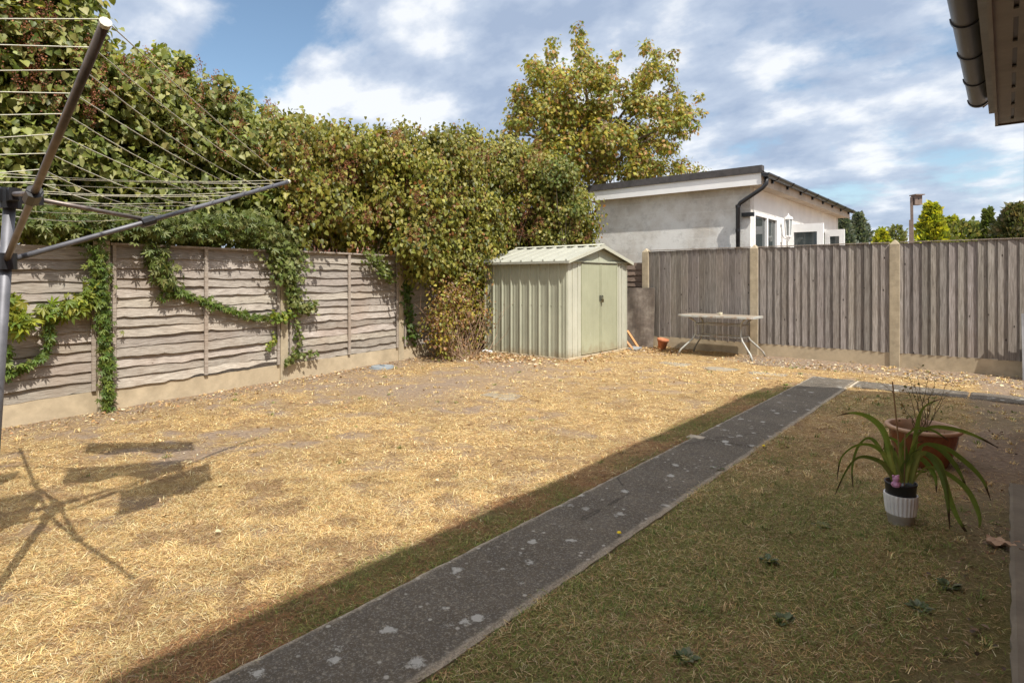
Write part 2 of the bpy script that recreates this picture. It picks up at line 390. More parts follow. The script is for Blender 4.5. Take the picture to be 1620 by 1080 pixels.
def slab_mesh(mb, x0, x1, y0, y1, z0, z1, seg=.05, wob=.004, seed=1):
    "a slab with a slightly crumbled edge"
    rim = []
    def edge(a, b):
        k = max(2, int((Vector(b)-Vector(a)).length/seg)); return [Vector(a).lerp(Vector(b), i/k) for i in range(k)]
    for a, b in (((x0,y0),(x1,y0)),((x1,y0),(x1,y1)),((x1,y1),(x0,y1)),((x0,y1),(x0,y0))): rim += edge(a, b)
    r = random.Random(seed); c = Vector(((x0+x1)/2, (y0+y1)/2)); top = []; tin = []; bot = []
    for p in rim:
        w = r.uniform(-wob, wob); q = p + Vector((w, r.uniform(-wob, wob)))
        ins = Vector((max(x0+.015, min(x1-.015, q.x)), max(y0+.015, min(y1-.015, q.y))))
        bot.append((q.x, q.y, z0)); top.append((q.x, q.y, z1-.008)); tin.append((ins.x, ins.y, z1))
    n = len(rim); mb.add(bot + top + tin, [(i, (i+1)%n, n+(i+1)%n, n+i) for i in range(n)] + [(n+i, n+(i+1)%n, 2*n+(i+1)%n, 2*n+i) for i in range(n)] + [tuple(range(2*n, 3*n))])
p = MB()
slab_mesh(p, -1.80, -1.325, -1.5, 4.235, -.05, .017, seed=2)
slab_mesh(p, -1.80, -1.325, 4.255, 7.25, -.05, .015, seed=3)
slab_mesh(p, -1.80, -1.345, 7.265, 7.8, -.05, .016, seed=4)
slab_mesh(p, -1.31, -.30, 7.38, 7.79, -.05, .015, seed=5)
slab_mesh(p, -.28, 1.2, 7.38, 7.79, -.05, .016, seed=6)
pth = struct(p.build('path', M_path))
p = MB(); slab_mesh(p, -1.82, -1.33, 4.228, 4.262, -.03, .008, seed=31, wob=.006, seg=.03); slab_mesh(p, -1.84, -1.72, 4.20, 4.29, -.03, .021, seed=33, wob=.012, seg=.03)
slab_mesh(p, -1.332, -1.305, 7.30, 7.80, -.03, .012, seed=32, wob=.005, seg=.03); p.build('mortar_joint', mat_concrete('pale crumbling mortar', (.46,.40,.31), (.30,.24,.17), .4, 4), pth)
p = MB(); slab_mesh(p, .012, .62, -1.2, 4.43, -.05, .03, seed=8); struct(p.build('pavement', M_patio))

# ------------------------------------------------------------------ leaves
T_OVAL = (np.array([(0,0,0),(.34,.32,.10),(0,1,-.04),(-.34,.32,.10),(0,.42,0),(.24,.68,.06),(-.24,.68,.06)], float),
          [(0,1,4),(1,5,4),(5,2,4),(4,2,6),(4,6,3),(4,3,0)])
T_HEART = (np.array([(0,.05,0),(.26,-.04,.05),(.46,.22,.14),(.30,.62,.08),(0,1,-.08),(-.30,.62,.08),(-.46,.22,.14),(-.26,-.04,.05),(0,.42,0)], float),
           [(0,1,8),(1,2,8),(2,3,8),(3,4,8),(8,4,5),(8,5,6),(8,6,7),(8,7,0)])
def _maple():
    pts = []; 
    lob = [(-140,.42),(-112,.26),(-78,.66),(-52,.36),(-28,.86),(-12,.5),(0,1.02),(12,.5),(28,.86),(52,.36),(78,.66),(112,.26),(140,.42)]
    for a, r in lob: pts.append((math.sin(math.radians(a))*r*.72, .35+math.cos(math.radians(a))*r*.65, .10*abs(math.sin(math.radians(a)))))
    pts = [(0,.12,0)] + pts; n = len(pts); pts.append((0,.35,0))
    return np.array(pts), [(i, (i+1) % n, n) for i in range(n)]
T_MAPLE = _maple()
def _palm():
    v = []; f = []
    for a, L in ((-80,.6),(-40,.85),(0,1),(40,.85),(80,.6)):
        c, s = math.cos(math.radians(a)), math.sin(math.radians(a)); b = len(v)
        for x, y, z in ((0,0,0),(.15*L,.5*L,.05),(0,L,-.1),(-.15*L,.5*L,.05)): v.append((x*c+y*s, -x*s+y*c, z))
        f += [(b,b+1,b+2),(b,b+2,b+3)]
    return np.array(v), f
T_PALM = _palm()
T_IVY = (np.array([(0,.1,0),(.42,.0,.04),(.30,.30,.04),(.5,.52,.05),(.2,.58,.02),(0,1,-.04),(-.2,.58,.02),(-.5,.52,.05),(-.30,.30,.04),(-.42,.0,.04),(0,.35,.0)], float),
         [(i, (i+1) % 10, 10) for i in range(10)])
def nz(a): return a/np.maximum(np.linalg.norm(a, axis=1, keepdims=True), 1e-6)
def leaf_arrays(pts, tip, nrm, size, cols, tmpl):
    tv, tf = tmpl; N = len(pts); k = len(tv)
    y = nz(tip); x = nz(np.cross(y, nrm)); z = np.cross(x, y)
    V = pts[:,None,:] + size[:,None,None]*(tv[None,:,0,None]*x[:,None,:] + tv[None,:,1,None]*y[:,None,:] + tv[None,:,2,None]*z[:,None,:])
    Fc = (np.arange(N)[:,None,None]*k + np.array(tf)[None]).reshape(-1, 3)
    return V.reshape(-1, 3), Fc, np.repeat(cols, k, 0)
def mesh_np(name, parts, mat, parent=None, origin=(0,0,0)):
    base = np.array(parent_origin(parent) if parent is not None else origin)
    V = []; Fs = []; Cs = []; off = 0
    for v, f, c in parts: V.append(v); Fs.append(f+off); Cs.append(c); off += len(v)
    V = np.concatenate(V) - base; Fs = np.concatenate(Fs); Cs = np.concatenate(Cs)
    me = bpy.data.meshes.new(name); me.vertices.add(len(V)); me.vertices.foreach_set('co', V.astype(np.float32).ravel())
    k = Fs.shape[1]; me.loops.add(len(Fs)*k); me.loops.foreach_set('vertex_index', Fs.astype(np.int32).ravel())
    me.polygons.add(len(Fs)); me.polygons.foreach_set('loop_start', np.arange(0, len(Fs)*k, k, dtype=np.int32))
    me.update(calc_edges=True)
    c4 = np.concatenate([Cs, np.ones((len(Cs),1))], 1).astype(np.float32)
    me.color_attributes.new('Col', 'FLOAT_COLOR', 'POINT').data.foreach_set('color', c4.ravel())
    me.materials.append(mat); o = bpy.data.objects.new(name, me); C.objects.link(o)
    if parent is not None: o.parent = parent
    else: o.location = origin
    return o
def pal(cols, w, n, jit=.22):
    c = np.array(cols)[rng.choice(len(cols), n, p=np.array(w)/sum(w))]
    return np.clip(c*(1 + rng.uniform(-jit, jit, (n,1))) * (1+rng.uniform(-.08,.08,(n,3))), .004, .9)
def clump_leaves(centers, radii, per, size, cols, w, tmpl, droop=.6, flat=.8, fill=.35):
    "leaves through small clumps: denser near each clump's skin, turned outwards, tips hanging"
    out = []
    centers = np.array(centers); radii = np.array(radii)
    cnt = np.maximum(6, (per*(radii/radii.mean())**2).astype(int))
    idx = np.repeat(np.arange(len(centers)), cnt); N = len(idx)
    d = nz(rng.normal(size=(N,3))); rr = rng.uniform(fill**3, 1, N)**(1/3) * rng.uniform(.75, 1.6, N)
    pts = centers[idx] + d*(radii[idx]*rr)[:,None]*np.array((1,1,flat))
    nrm = nz(d*1.0 + np.array((.35,-.25,.55)) + rng.normal(size=(N,3))*.55)
    tip = nz(d*.7 + rng.normal(size=(N,3))*.6 + np.array((0,0,-droop*1.6)))
    sz = size*rng.uniform(.6, 1.25, N)
    cc = pal(cols, w, N); tone = 1 + (rng.uniform(-.18,.18,len(centers)))[idx]
    return leaf_arrays(pts, tip, nrm, sz, cc*tone[:,None], tmpl)
def in_poly(u, v, poly):
    c = False; j = len(poly)-1
    for i in range(len(poly)):
        a, b = poly[i], poly[j]
        if (a[1] > v) != (b[1] > v) and u < (b[0]-a[0])*(v-a[1])/(b[1]-a[1]+1e-9)+a[0]: c = not c
        j = i
    return c
def fence_depth(u):
    if u > 820: return 11.1
    q = ratio(u); Y = -6.028/(q + .138); return depth(q*Y, Y)
def fill_region(poly, n, dfun, r0, r1):
    us = [a[0] for a in poly]; vs = [a[1] for a in poly]; out = []; rad = []; t = 0
    while len(out) < n and t < n*60:
        t += 1; u, v = random.uniform(min(us), max(us)), random.uniform(min(vs), max(vs))
        if not in_poly(u, v, poly): continue
        d = dfun(u, v); out.append(tuple(P(u, v, d))); rad.append(random.uniform(r0, r1))
    return out, rad
def twigs(mb, root, centers, n, r0=.012, jit=.12, seg=5):
    for c in random.sample(list(centers), min(n, len(centers))):
        a = Vector(root) + Vector((random.uniform(-.25,.25), random.uniform(-.25,.25), 0)); b = Vector(c)
        pts = [a.lerp(b, k/seg) + Vector((random.uniform(-jit,jit), random.uniform(-jit,jit), random.uniform(-jit,jit)*.4))*(0 if k in (0,) else 1) for k in range(seg+1)]
        mb.tube(pts, [r0*(1-.8*k/seg) for k in range(seg+1)], 5)
def panicles(centers, n_per=90, L=.22, up=.8):
    out = []
    for c in centers:
        ax = nz(rng.normal(size=(1,3))*.35 + np.array([[0,0,up]]))[0]; t = rng.uniform(0, 1, n_per)
        pts = np.array(c) + ax*(t*L)[:,None] + rng.normal(size=(n_per,3))*(.042*(1-t*.75))[:,None]
        out.append(leaf_arrays(pts, rng.normal(size=(n_per,3)), rng.normal(size=(n_per,3)), rng.uniform(.010,.022,n_per), pal([(.30,.12,.065),(.20,.085,.055),(.40,.18,.08)], [2,2,1], n_per), T_OVAL))
    return out

# ------------------------------------------------------------------ left fence
DARKS = lambda: (lambda k: (k, k*random.uniform(.97,1.0), k*random.uniform(.92,1.0)))(random.uniform(.62, 1.0))
def FX(y): return -6.26 - .138*(y - 1.68)
fence_l = thing('lap_fence', (FX(3.5), 3.5, 0), 'weathered grey lap fence with creepers along the left of the lawn', 'fence')
FY = [-.22, 1.68, 3.55, 5.51, 7.45, 9.42]
fn = Vector((1, .138, 0)).normalized(); ft = Vector((-.138, 1, 0)).normalized()
for i, y in enumerate(FY):
    b = Vector((FX(y), y, 0)); mb = MB(); w, dp, h = .1, .1, 1.56 + (0, -.02, .0, .01, .0, 0)[i]
    pts = []
    for z in (-.05, h): pts += [b - ft*w/2 - fn*dp/2 + Vector((0,0,z)), b + ft*w/2 - fn*dp/2 + Vector((0,0,z)), b + ft*w/2 + fn*dp/2 + Vector((0,0,z)), b - ft*w/2 + fn*dp/2 + Vector((0,0,z))]
    mb.hexa(pts); tp = [q + Vector((0,0,0)) for q in pts[4:]]
    mb.add([tp[0], tp[1], tp[2], tp[3], b + Vector((0,0,h+.05))], [(0,1,4),(1,2,4),(2,3,4),(3,0,4)])
    mb.build('concrete_post', M_post, fence_l, bevel=.006)
for i in range(5):
    y0, y1 = FY[i], FY[i+1]; a = Vector((FX(y0), y0, 0)) + ft*.05; e = Vector((FX(y1), y1, 0)) - ft*.05; L = (e-a).length
    g = MB(); g.hexa([a-fn*.025+Vector((0,0,-.05)), e-fn*.025+Vector((0,0,-.05)), e+fn*.025+Vector((0,0,-.05)), a+fn*.025+Vector((0,0,-.05)),
                      a-fn*.025+Vector((0,0,.19)), e-fn*.025+Vector((0,0,.19)), e+fn*.025+Vector((0,0,.19)), a+fn*.025+Vector((0,0,.19))])
    g.build('gravel_board', M_grav, fence_l)
    mb = MB(); nb = 14; z0 = .205; top = 1.49 + (-.03, 0, .01, 0, .0)[i]; st = (top - z0)/nb; nseg = 30
    lean = random.uniform(-.02, .02)
    for k in range(nb):
        mb.col = DARKS(); zb = z0 + k*st - .012; ph = random.uniform(0, 50); tl = random.uniform(-.006,.006); warp = random.uniform(-.012,.02)
        vs = []
        for s in range(nseg+1):
            t = s/nseg; p0 = a + (e-a)*t
            wv = .0045*math.sin(t*7+ph) + .003*math.sin(t*17+ph*1.7) + .003*math.sin(t*41+ph) + (.010 if random.random()<.06 else 0)
            kn = -.014*math.exp(-((t-.5+.2*math.sin(ph))*18)**2); zz = zb + wv + kn + tl*(t-.5)*2
            if i == 1 and k == 0: zz += .012 + .06*max(0, (t-.35))*(1 if t<.95 else 1) + .02*math.sin(t*31)*max(0,t-.3) - .02*(t<.3)
            if i == 0 and k == 0: zz += -.03 + .03*t
            bow = warp*math.sin(math.pi*t) if k < 4 else warp*.4*math.sin(math.pi*t)
            of, ob = .030+bow+.006*math.sin(ph+t*9), .006
            for off, z in ((ob-.010, zb+st+.028), (ob, zb+st+.028), (of, zz), (of-.010, zz)): vs.append(p0 + fn*off + Vector((0,0,z)))
        fs = []
        for s in range(nseg):
            for q in range(4): fs.append((s*4+q, s*4+(q+1)%4, (s+1)*4+(q+1)%4, (s+1)*4+q))
        fs += [(0,1,2,3), (nseg*4+3, nseg*4+2, nseg*4+1, nseg*4)]
        mb.add(vs, fs)
    pn = mb.build('lap_panel', M_lap, fence_l)
    if i == 0: pn['label'] = 'lap panel with its boards bowed and yellow creeper across'
    if i == 1: pn['label'] = 'lap panel with torn bottom board'
    for t, wd in ((.5, .036), (.018, .03), (.982, .03)):
        bt = MB(); bt.col = (.8,.76,.72); q = a + (e-a)*t; bt.beam(q + fn*.046 + Vector((0,0,.20)), q + fn*.046 + Vector((0,0,top+.01)), wd, .018, up=fn)
        bt.build('batten', M_lap, pn)
    if i != 0:
        bt = MB(); bt.col = (.75,.7,.66); bt.beam(a + fn*.035 + Vector((0,0,top+.022)), e + fn*.035 + Vector((0,0,top+.022)), .05, .02); bt.build('capping', M_lap, pn)

# ------------------------------------------------------------------ back fence
YF = 9.52; PX = [-4.87, -3.01, -1.16, .69, 2.5]
fence_b = thing('closeboard_fence', (-2, YF, 0), 'grey vertical board fence with pointed concrete posts across the back', 'fence')
for i, x in enumerate(PX):
    mb = MB(); w = .06; h = 1.66; y0, y1 = YF-.09, YF+.03
    mb.box(x-w, x+w, y0, y1, -.05, h)
    mb.add([(x-w,y0,h),(x+w,y0,h),(x+w,y1,h),(x-w,y1,h),(x,y0+.03,h+.065),(x,y1-.03,h+.065)], [(0,1,4),(1,2,5,4),(2,3,5),(3,0,4,5)])
    mb.build('concrete_post', M_post, fence_b, bevel=.006)
for i in range(4):
    xa, xb = PX[i]+.06, PX[i+1]-.06; g = MB(); g.box(xa, xb, YF-.068, YF+.005, -.05, .19); g.build('gravel_board', M_grav, fence_b)
    mb = MB(); x = xb if i else xa; flip = -1 if i else 1; k = 0
    while (x > xa+.02) if i else (x < xb-.02):
        wd = random.uniform(.094, .108) if i else random.uniform(.09, .105); mb.col = DARKS()
        x2 = max(x - wd, xa-.0) if i else min(x + wd, xb)
        zt = 1.672 + random.uniform(-.006,.006) + .004*math.sin(x*3); zb = .195 + random.uniform(-.012,.004)
        # thin edge tucked under the neighbour, thick edge proud
        lean = random.uniform(-.004,.004)
        if i:  # x2 is the left, thick edge
            yr, yl = YF-.060+lean, YF-.078+lean
            mb.hexa([(x2,yl,zb),(x+.012,yr+.006,zb),(x+.012,yr+.012,zb),(x2,yl+.020,zb),(x2,yl,zt),(x+.012,yr+.006,zt),(x+.012,yr+.012,zt),(x2,yl+.020,zt)])
        else:
            yr, yl = YF-.072+lean, YF-.056+lean
            mb.hexa([(x-.012,yl,zb),(x2,yr,zb),(x2,yr+.018,zb),(x-.012,yl+.008,zb),(x-.012,yl,zt),(x2,yr,zt),(x2,yr+.018,zt),(x-.012,yl+.008,zt)])
        x = x2; k += 1
    pn = mb.build('paling_panel', M_pal, fence_b)
    r = MB(); r.col = (.7,.66,.6)
    for z in (.4, .95, 1.5): r.box(xa, xb, YF-.045, YF-.005, z-.04, z+.04)
    r.build('rail', M_pal, pn)
    cp = MB(); cp.col = (1.1,1.0,.9); cp.box(xa, xb, YF-.085, YF-.02, 1.681, 1.691); cp.build('capping', M_pal, pn)
# short dark lap panel between corner and shed
sp = thing('short_lap_fence', (-6.1, YF, 0), 'dark brown horizontal lap panel in the gap behind the metal shed', 'fence')
mb = MB()
for k in range(14):
    z = .05 + k*.1; mb.col = (lambda q: (q*.95, q*.72, q*.6))(random.uniform(.35,.6)); vs = []
    for s in range(13):
        x = -7.4 + (2.46)*s/12; w = .008*math.sin(s*1.3+k*2)
        for y, zz in ((YF-.015, z+.125), (YF-.005, z+.125), (YF-.02, z+w), (YF-.035, z+w)): vs.append((x, y, zz))
    mb.add(vs, [(s*4+q, s*4+(q+1)%4, (s+1)*4+(q+1)%4, (s+1)*4+q) for s in range(12) for q in range(4)])
mb.build('lap_panel', M_lap, sp)

# leaning board
def lean_board(name, label, cat, bl, br, z, lean, th, mat, col=(1,1,1)):
    mb = MB(); mb.col = col; bl, br = Vector(bl), Vector(br); n = (br-bl).cross(Vector((0,0,1))).normalized()
    up = Vector((0,0,z)) - n*lean; nn = n*th
    vs = []; K = 10
    for j in range(2):
        for s in range(K+1):
            for t in range(K+1):
                q = bl.lerp(br, s/K) + up*(t/K) + nn*j + Vector((0,0,random.uniform(-.004,.004) if t in (0,K) else 0)) + n*.01*math.sin(s*.9+t*.5)
                vs.append(q)
    m = (K+1)**2; fs = []
    for s in range(K):
        for t in range(K):
            a0 = s*(K+1)+t; fs += [(a0, a0+1, a0+K+2, a0+K+1), (m+a0, m+a0+K+1, m+a0+K+2, m+a0+1)]
    for s in range(K):
        for t in (0, K): a0 = s*(K+1)+t; fs.append((a0, a0+K+1, m+a0+K+1, m+a0))
        for t in (0, K): a0 = t*(K+1)+s; fs.append((a0, a0+1, m+a0+1, m+a0))
    mb.add(vs, fs); o = mb.build(name, mat, origin=tuple((bl+br)/2)); return tag(o, label, cat)
t = MT('mottled old plywood'); c = t.ramp(t.noise(4, 10, .75), [(.3,(.075,.06,.05)),(.5,(.16,.13,.105)),(.62,(.25,.215,.175)),(.75,(.36,.33,.29))]); t.col(c); t.rough(.9); t.bump(t.noise(20), .5, .004); M_ply = t.m
lean_board('leaning_board', 'mottled brown sheet of old board leaning in the corner between shed and fence', 'board', (Xat(984, 9.22), 9.22, 0), (Xat(1033.5, 9.30), 9.30, 0), 1.03, .10, .02, M_ply)

# ------------------------------------------------------------------ metal shed
def mat_shed(name, base):
    t = MT(name); n = t.noise(1.8, 8, .65); s = t.noise(3, 6, .7, t.mp((9,9,.8)))
    c = t.ramp(n, [(.35, tuple(x*.88 for x in base)), (.65, tuple(x*1.05 for x in base))])
    c = t.mix(t.ramp(s, [(.52, 0.0), (.72, .42)]), c, tuple(x*.66 for x in (base[0]*1.05, base[1], base[2]*.85)))
    c = t.mix(t.ramp(t.noise(11, 6, .8), [(.66, 0.0), (.74, .5)]), c, (.24,.17,.10))
    sz = t.N('ShaderNodeSeparateXYZ'); t.L(t.tc.outputs['Object'], sz.inputs[0])
    zz = t.math('ADD', sz.outputs[2], t.math('MULTIPLY', t.math('SUBTRACT', t.noise(7, 6, .75), .5), .45))
    c = t.mix(t.ramp(zz, [(.02, .75), (.16, 0.0)]), c, (.27,.21,.13))
    sc2 = t.noise(5, 8, .8, t.mp((3,3,.5), (.6,.3,0))); c = t.mix(t.ramp(sc2, [(.62, 0.0), (.68, .35)]), c, (.62,.60,.50))
    t.col(c); t.rough(.5); t.spec(.4); t.bump(t.noise(1.6), .35, .02); return t.m
M_shed = mat_shed('pale green painted steel', (.40,.41,.315)); M_shedd = mat_shed('olive green painted steel', (.37,.38,.265)); M_shedr = mat_shed('weathered cream steel roof', (.38,.38,.32)); M_shedl = mat_shed('cream green painted steel', (.49,.49,.40))
SX0, SX1, SY0, SY1, EZ = -6.57, -4.92, 7.10, 8.87, 1.455
AY = (SY0+SY1)/2; AZ = 1.70
shed = thing('metal_shed', ((SX0+SX1)/2, AY, 0), 'pale green ribbed metal garden shed with double doors and pitched roof', 'shed')
b = MB(); b.col = (.8,.75,.7); b.box(SX0-.02, SX1+.05, SY0-.03, SY1+.03, -.02, .025); b.build('base', M_grav, shed)
mb = MB(); mb.box(SX0, SX1, SY0, SY0+.004, .02, EZ)
nr = 9; xs = [SX0+.03 + (SX1-SX0-.16)*k/(nr-1) for k in range(nr)]
for x in xs:
    y = SY0; mb.add([(x-.017,y,.03),(x-.008,y-.022,.03),(x+.008,y-.022,.03),(x+.017,y,.03),(x-.017,y,EZ-.02),(x-.008,y-.022,EZ-.02),(x+.008,y-.022,EZ-.02),(x+.017,y,EZ-.02)], [(0,1,5,4),(1,2,6,5),(2,3,7,6)])
    mb.add([(x+.06,y-.0015,.03),(x+.063,y-.007,.03),(x+.068,y-.0015,.03),(x+.06,y-.0015,EZ-.02),(x+.063,y-.007,EZ-.02),(x+.068,y-.0015,EZ-.02)], [(0,1,4,3),(1,2,5,4)])
    mb.add([(x+.12,y-.0015,.03),(x+.123,y-.007,.03),(x+.128,y-.0015,.03),(x+.12,y-.0015,EZ-.02),(x+.123,y-.007,EZ-.02),(x+.128,y-.0015,EZ-.02)], [(0,1,4,3),(1,2,5,4)])
mb.col = (.2,.2,.2)
for x in xs:
    for dx in (.03, .045, -.03):
        if x+dx < SX1-.03: mb.lathe((x+dx, SY0-.004, .80), [(.005,-.005),(.005,.005)], 6)
w = mb.build('side_wall', M_shed, shed)
mb = MB(); mb.box(SX0, SX1, SY1-.004, SY1, .02, EZ); mb.box(SX0-.004, SX0, SY0, SY1, .02, EZ); mb.build('rear_wall', M_shed, shed)
# door face
yd0, yd1, yd2 = Yat(919, SX1), Yat(949.5, SX1), Yat(976, SX1)
mb = MB(); mb.box(SX1-.02, SX1, SY0+.004, yd0, .025, EZ); mb.box(SX1-.02, SX1, yd2, SY1-.004, .025, EZ); mb.box(SX1-.02, SX1-.014, yd0, yd2, .025, EZ)
for y in (SY0+.012, SY0+.13, (SY0+yd0)/2+.09, yd2+.05, yd2+.14, SY1-.03):
    mb.box(SX1, SX1+.012, y, y+.022, .03, EZ-.02)
mb.build('front_wall', M_shedl, shed)
for (ya, yb) in ((yd0, yd1-.004), (yd1+.004, yd2)):
    d = MB(); d.box(SX1-.012, SX1+.008, ya, yb, .04, EZ-.03); d.box(SX1+.008, SX1+.014, ya+.006, ya+.03, .05, EZ-.04); d.box(SX1+.008, SX1+.014, yb-.03, yb-.006, .05, EZ-.04)
    do = d.build('door', M_shedd, shed)
    h = MB(); yy = yd1 + (-.03 if ya == yd0 else .03); h.tube([(SX1+.014,yy,.93),(SX1+.035,yy,.92),(SX1+.035,yy,.85),(SX1+.014,yy,.84)], .0045, 6); h.box(SX1+.0145, SX1+.018, yy-.010, yy+.010, .84, .93)
    h.build('handle', M_blackpl, do)
pk = MB(); pk.box(SX1+.036, SX1+.055, yd1-.022, yd1+.022, .82, .87); pk.tube([(SX1+.045,yd1-.014,.87),(SX1+.045,yd1-.014,.90),(SX1+.045,yd1+.014,.90),(SX1+.045,yd1+.014,.87)], .004, 6)
pk.build('padlock', mat_simple('dull brass', (.2,.16,.09), .4, metal=.8), shed)
g = MB(); g.hexa([(SX1-.01,SY0,EZ),(SX1,SY0,EZ),(SX1,SY1,EZ),(SX1-.01,SY1,EZ),(SX1-.01,AY-.01,AZ-.02),(SX1,AY-.01,AZ-.02),(SX1,AY+.01,AZ-.02),(SX1-.01,AY+.01,AZ-.02)])
g.box(SX1, SX1+.006, AY-.012, AY+.012, EZ, AZ-.03); g.build('gable', M_shed, shed)
g = MB(); g.box(SX1, SX1+.03, SY0+.01, SY1-.01, EZ-.015, EZ+.012); g.build('door_head', M_shed, shed)
OV, OX = .075, .085
for sgn in (-1, 1):
    ye = (SY0-OV) if sgn < 0 else (SY1+OV); ze = EZ + .012 - (AZ-EZ)*OV/(AY-SY0); r = MB()
    x0, x1 = SX0-.05, SX1+OX
    n = Vector((0, ye-AY, 0)).normalized(); T = .006
    r.hexa([(x0,ye,ze),(x1,ye,ze),(x1,AY,AZ),(x0,AY,AZ),(x0,ye,ze+T),(x1,ye,ze+T),(x1,AY,AZ+T),(x0,AY,AZ+T)])
    for k in range(9):
        x = x0 + .05 + (x1-x0-.1)*k/8
        for wdt, hh in ((.02,.026),):
            r.add([(x-wdt,ye,ze+T),(x-wdt*.5,ye,ze+T+hh),(x+wdt*.5,ye,ze+T+hh),(x+wdt,ye,ze+T),(x-wdt,AY,AZ+T),(x-wdt*.5,AY,AZ+T+hh),(x+wdt*.5,AY,AZ+T+hh),(x+wdt,AY,AZ+T)], [(0,1,5,4),(1,2,6,5),(2,3,7,6),(0,3,2,1)])
    r.box(x0, x1, ye-.004 if sgn<0 else ye, ye if sgn<0 else ye+.004, ze-.03, ze+T)
    ro = r.build('roof_panel', M_shedr, shed)
    tr = MB(); tr.hexa([(x1,ye,ze-.03),(x1+.008,ye,ze-.03),(x1+.008,AY,AZ-.03),(x1,AY,AZ-.03),(x1,ye,ze+.02),(x1+.008,ye,ze+.02),(x1+.008,AY,AZ+.025),(x1,AY,AZ+.025)]); tr.build('trim', M_shedl, ro)
g = MB(); g.add([(SX0-.05,AY-.05,AZ+.02),(SX0-.05,AY,AZ+.042),(SX0-.05,AY+.05,AZ+.02),(SX1+OX+.01,AY-.05,AZ+.02),(SX1+OX+.01,AY,AZ+.042),(SX1+OX+.01,AY+.05,AZ+.02)], [(0,3,4,1),(1,4,5,2),(0,1,2),(3,5,4)])
g.build('ridge_cap', M_shedl, shed)
# rust hole and leaf on shed side
o = MB().lathe((Xat(863, SY0), SY0-.0065, zat(426, Xat(863, SY0), SY0)), [(.0001,0),(.013,0),(.013,.002)], 10).build('knock_hole', M_blackpl, shed); o.rotation_euler = (0,0,0)
# door shed clutter: sticks, chips, tile
for k, (a, bb, cl) in enumerate((((989,532),(1010,552),(.55,.28,.12)), ((986,540),(1000,553),(.46,.25,.12)), ((992,551),(1013,549),(.5,.36,.2)))):
    mb = MB(); mb.col = cl; A = G(*bb); B = A + Vector((-.27+.05*k, .1, .26-.11*k if k<2 else .03)); mb.beam(A+Vector((0,0,.02)), B+Vector((0,0,.03)), .045, .02)
    tag(mb.build('wood_offcut', mat_attr('raw wood %d' % k), origin=tuple(A)), ('long orange wood offcut propped beside the shed door corner', 'shorter orange wood offcut lower on the heap by the shed', 'pale wood offcut lying flat before the leaning board')[k], 'offcut', 'wood offcuts by the shed')
mb = MB(); A = G(1003, 553); mb.hexa([A+Vector(q) for q in ((-.1,-.05,.0),(.08,-.09,.0),(.12,.05,.02),(-.06,.08,.02),(-.1,-.05,.02),(.08,-.09,.02),(.12,.05,.05),(-.06,.08,.05))])
tag(mb.build('slate_piece', mat_simple('grey slate', (.27,.28,.28), .6), origin=tuple(A)), 'broken grey slate piece on the ground below the wood offcuts', 'slate')
mb = MB(); A = G(772, 557); mb.hexa([A+Vector(q) for q in ((-.10,-.05,.0),(.08,-.05,.0),(.08,.04,.0),(-.10,.04,.0),(-.08,-.04,.035),(.07,-.04,.02),(.07,.03,.03),(-.08,.03,.04))])
tag(mb.build('white_tray', M_upvc, origin=tuple(A), bevel=.006), 'small white plastic piece on the ground at the shed back corner', 'tray')

# ------------------------------------------------------------------ outbuilding beyond the fence
BX0, BX1, BY0, BY1 = -6.5, -3.38, 10.4, 17.3; WZ = 2.78
ob = thing('flat_roof_annexe', ((BX0+BX1)/2, (BY0+BY1)/2, 0), 'flat roofed annexe with stained render and white doors beyond the back fence', 'building')
mb = MB(); mb.box(BX0, BX1, BY0, BY0+.2, 0, WZ); mb.box(BX0, BX0+.2, BY0+.2, BY1, 0, WZ); mb.box(BX0+.2, BX1, BY1-.2, BY1, 0, WZ); mb.build('render_wall', M_render, ob)
RX0, RX1, RY0, RY1 = -6.68, -3.13, 10.24, 17.45
mb = MB(); mb.box(RX0+.03, RX1-.03, RY0+.03, RY1, WZ, WZ+.03); mb.build('soffit', M_soffit, ob)
mb = MB(); mb.box(RX0, RX1-.02, RY0, RY0+.028, WZ-.005, WZ+.20); mb.build('fascia', M_upvc, ob)
mb = MB(); mb.box(RX1-.03, RX1-.005, RY0+.03, RY1, WZ-.02, WZ+.16); mb.build('fascia', M_soffit, ob)
mb = MB(); mb.box(RX0-.02, RX1+.0, RY0-.02, RY1, WZ+.20, WZ+.222); mb.box(RX0-.02, RX1+.0, RY0-.025, RY0+.10, WZ+.19, WZ+.315); mb.box(RX0-.02, RX0+.1, RY0+.1, RY1, WZ+.19, WZ+.31); mb.build('roof_felt', M_felt, ob)
def gutter_mesh(x, y0, y1, z, r, th=.006, n=12, segs=1):
    mb = MB(); prof = []
    for k in range(n+1):
        a = math.pi + math.pi*k/n; prof.append((math.cos(a)*r, math.sin(a)*r*.95))
    for k in range(n+1):
        a = 2*math.pi - math.pi*k/n; prof.append((math.cos(a)*(r-th), math.sin(a)*(r-th)*.95))
    m = len(prof); vs = [(x+px, y0, z+pz) for px, pz in prof] + [(x+px, y1, z+pz) for px, pz in prof]
    mb.add(vs, [(k, (k+1)%m, m+(k+1)%m, m+k) for k in range(m)])
    for e, yy in ((0, y0), (m, y1)):
        mb.add([(x+math.cos(math.pi+math.pi*k/n)*r, yy, z+math.sin(math.pi+math.pi*k/n)*r*.95) for k in range(n+1)], [tuple(range(n+1))])
    return mb
gz = WZ+.175; gt = gutter_mesh(RX1+.055, RY0-.03, RY1+.05, gz, .068).build('gutter', M_blackpl, ob, smooth=True)
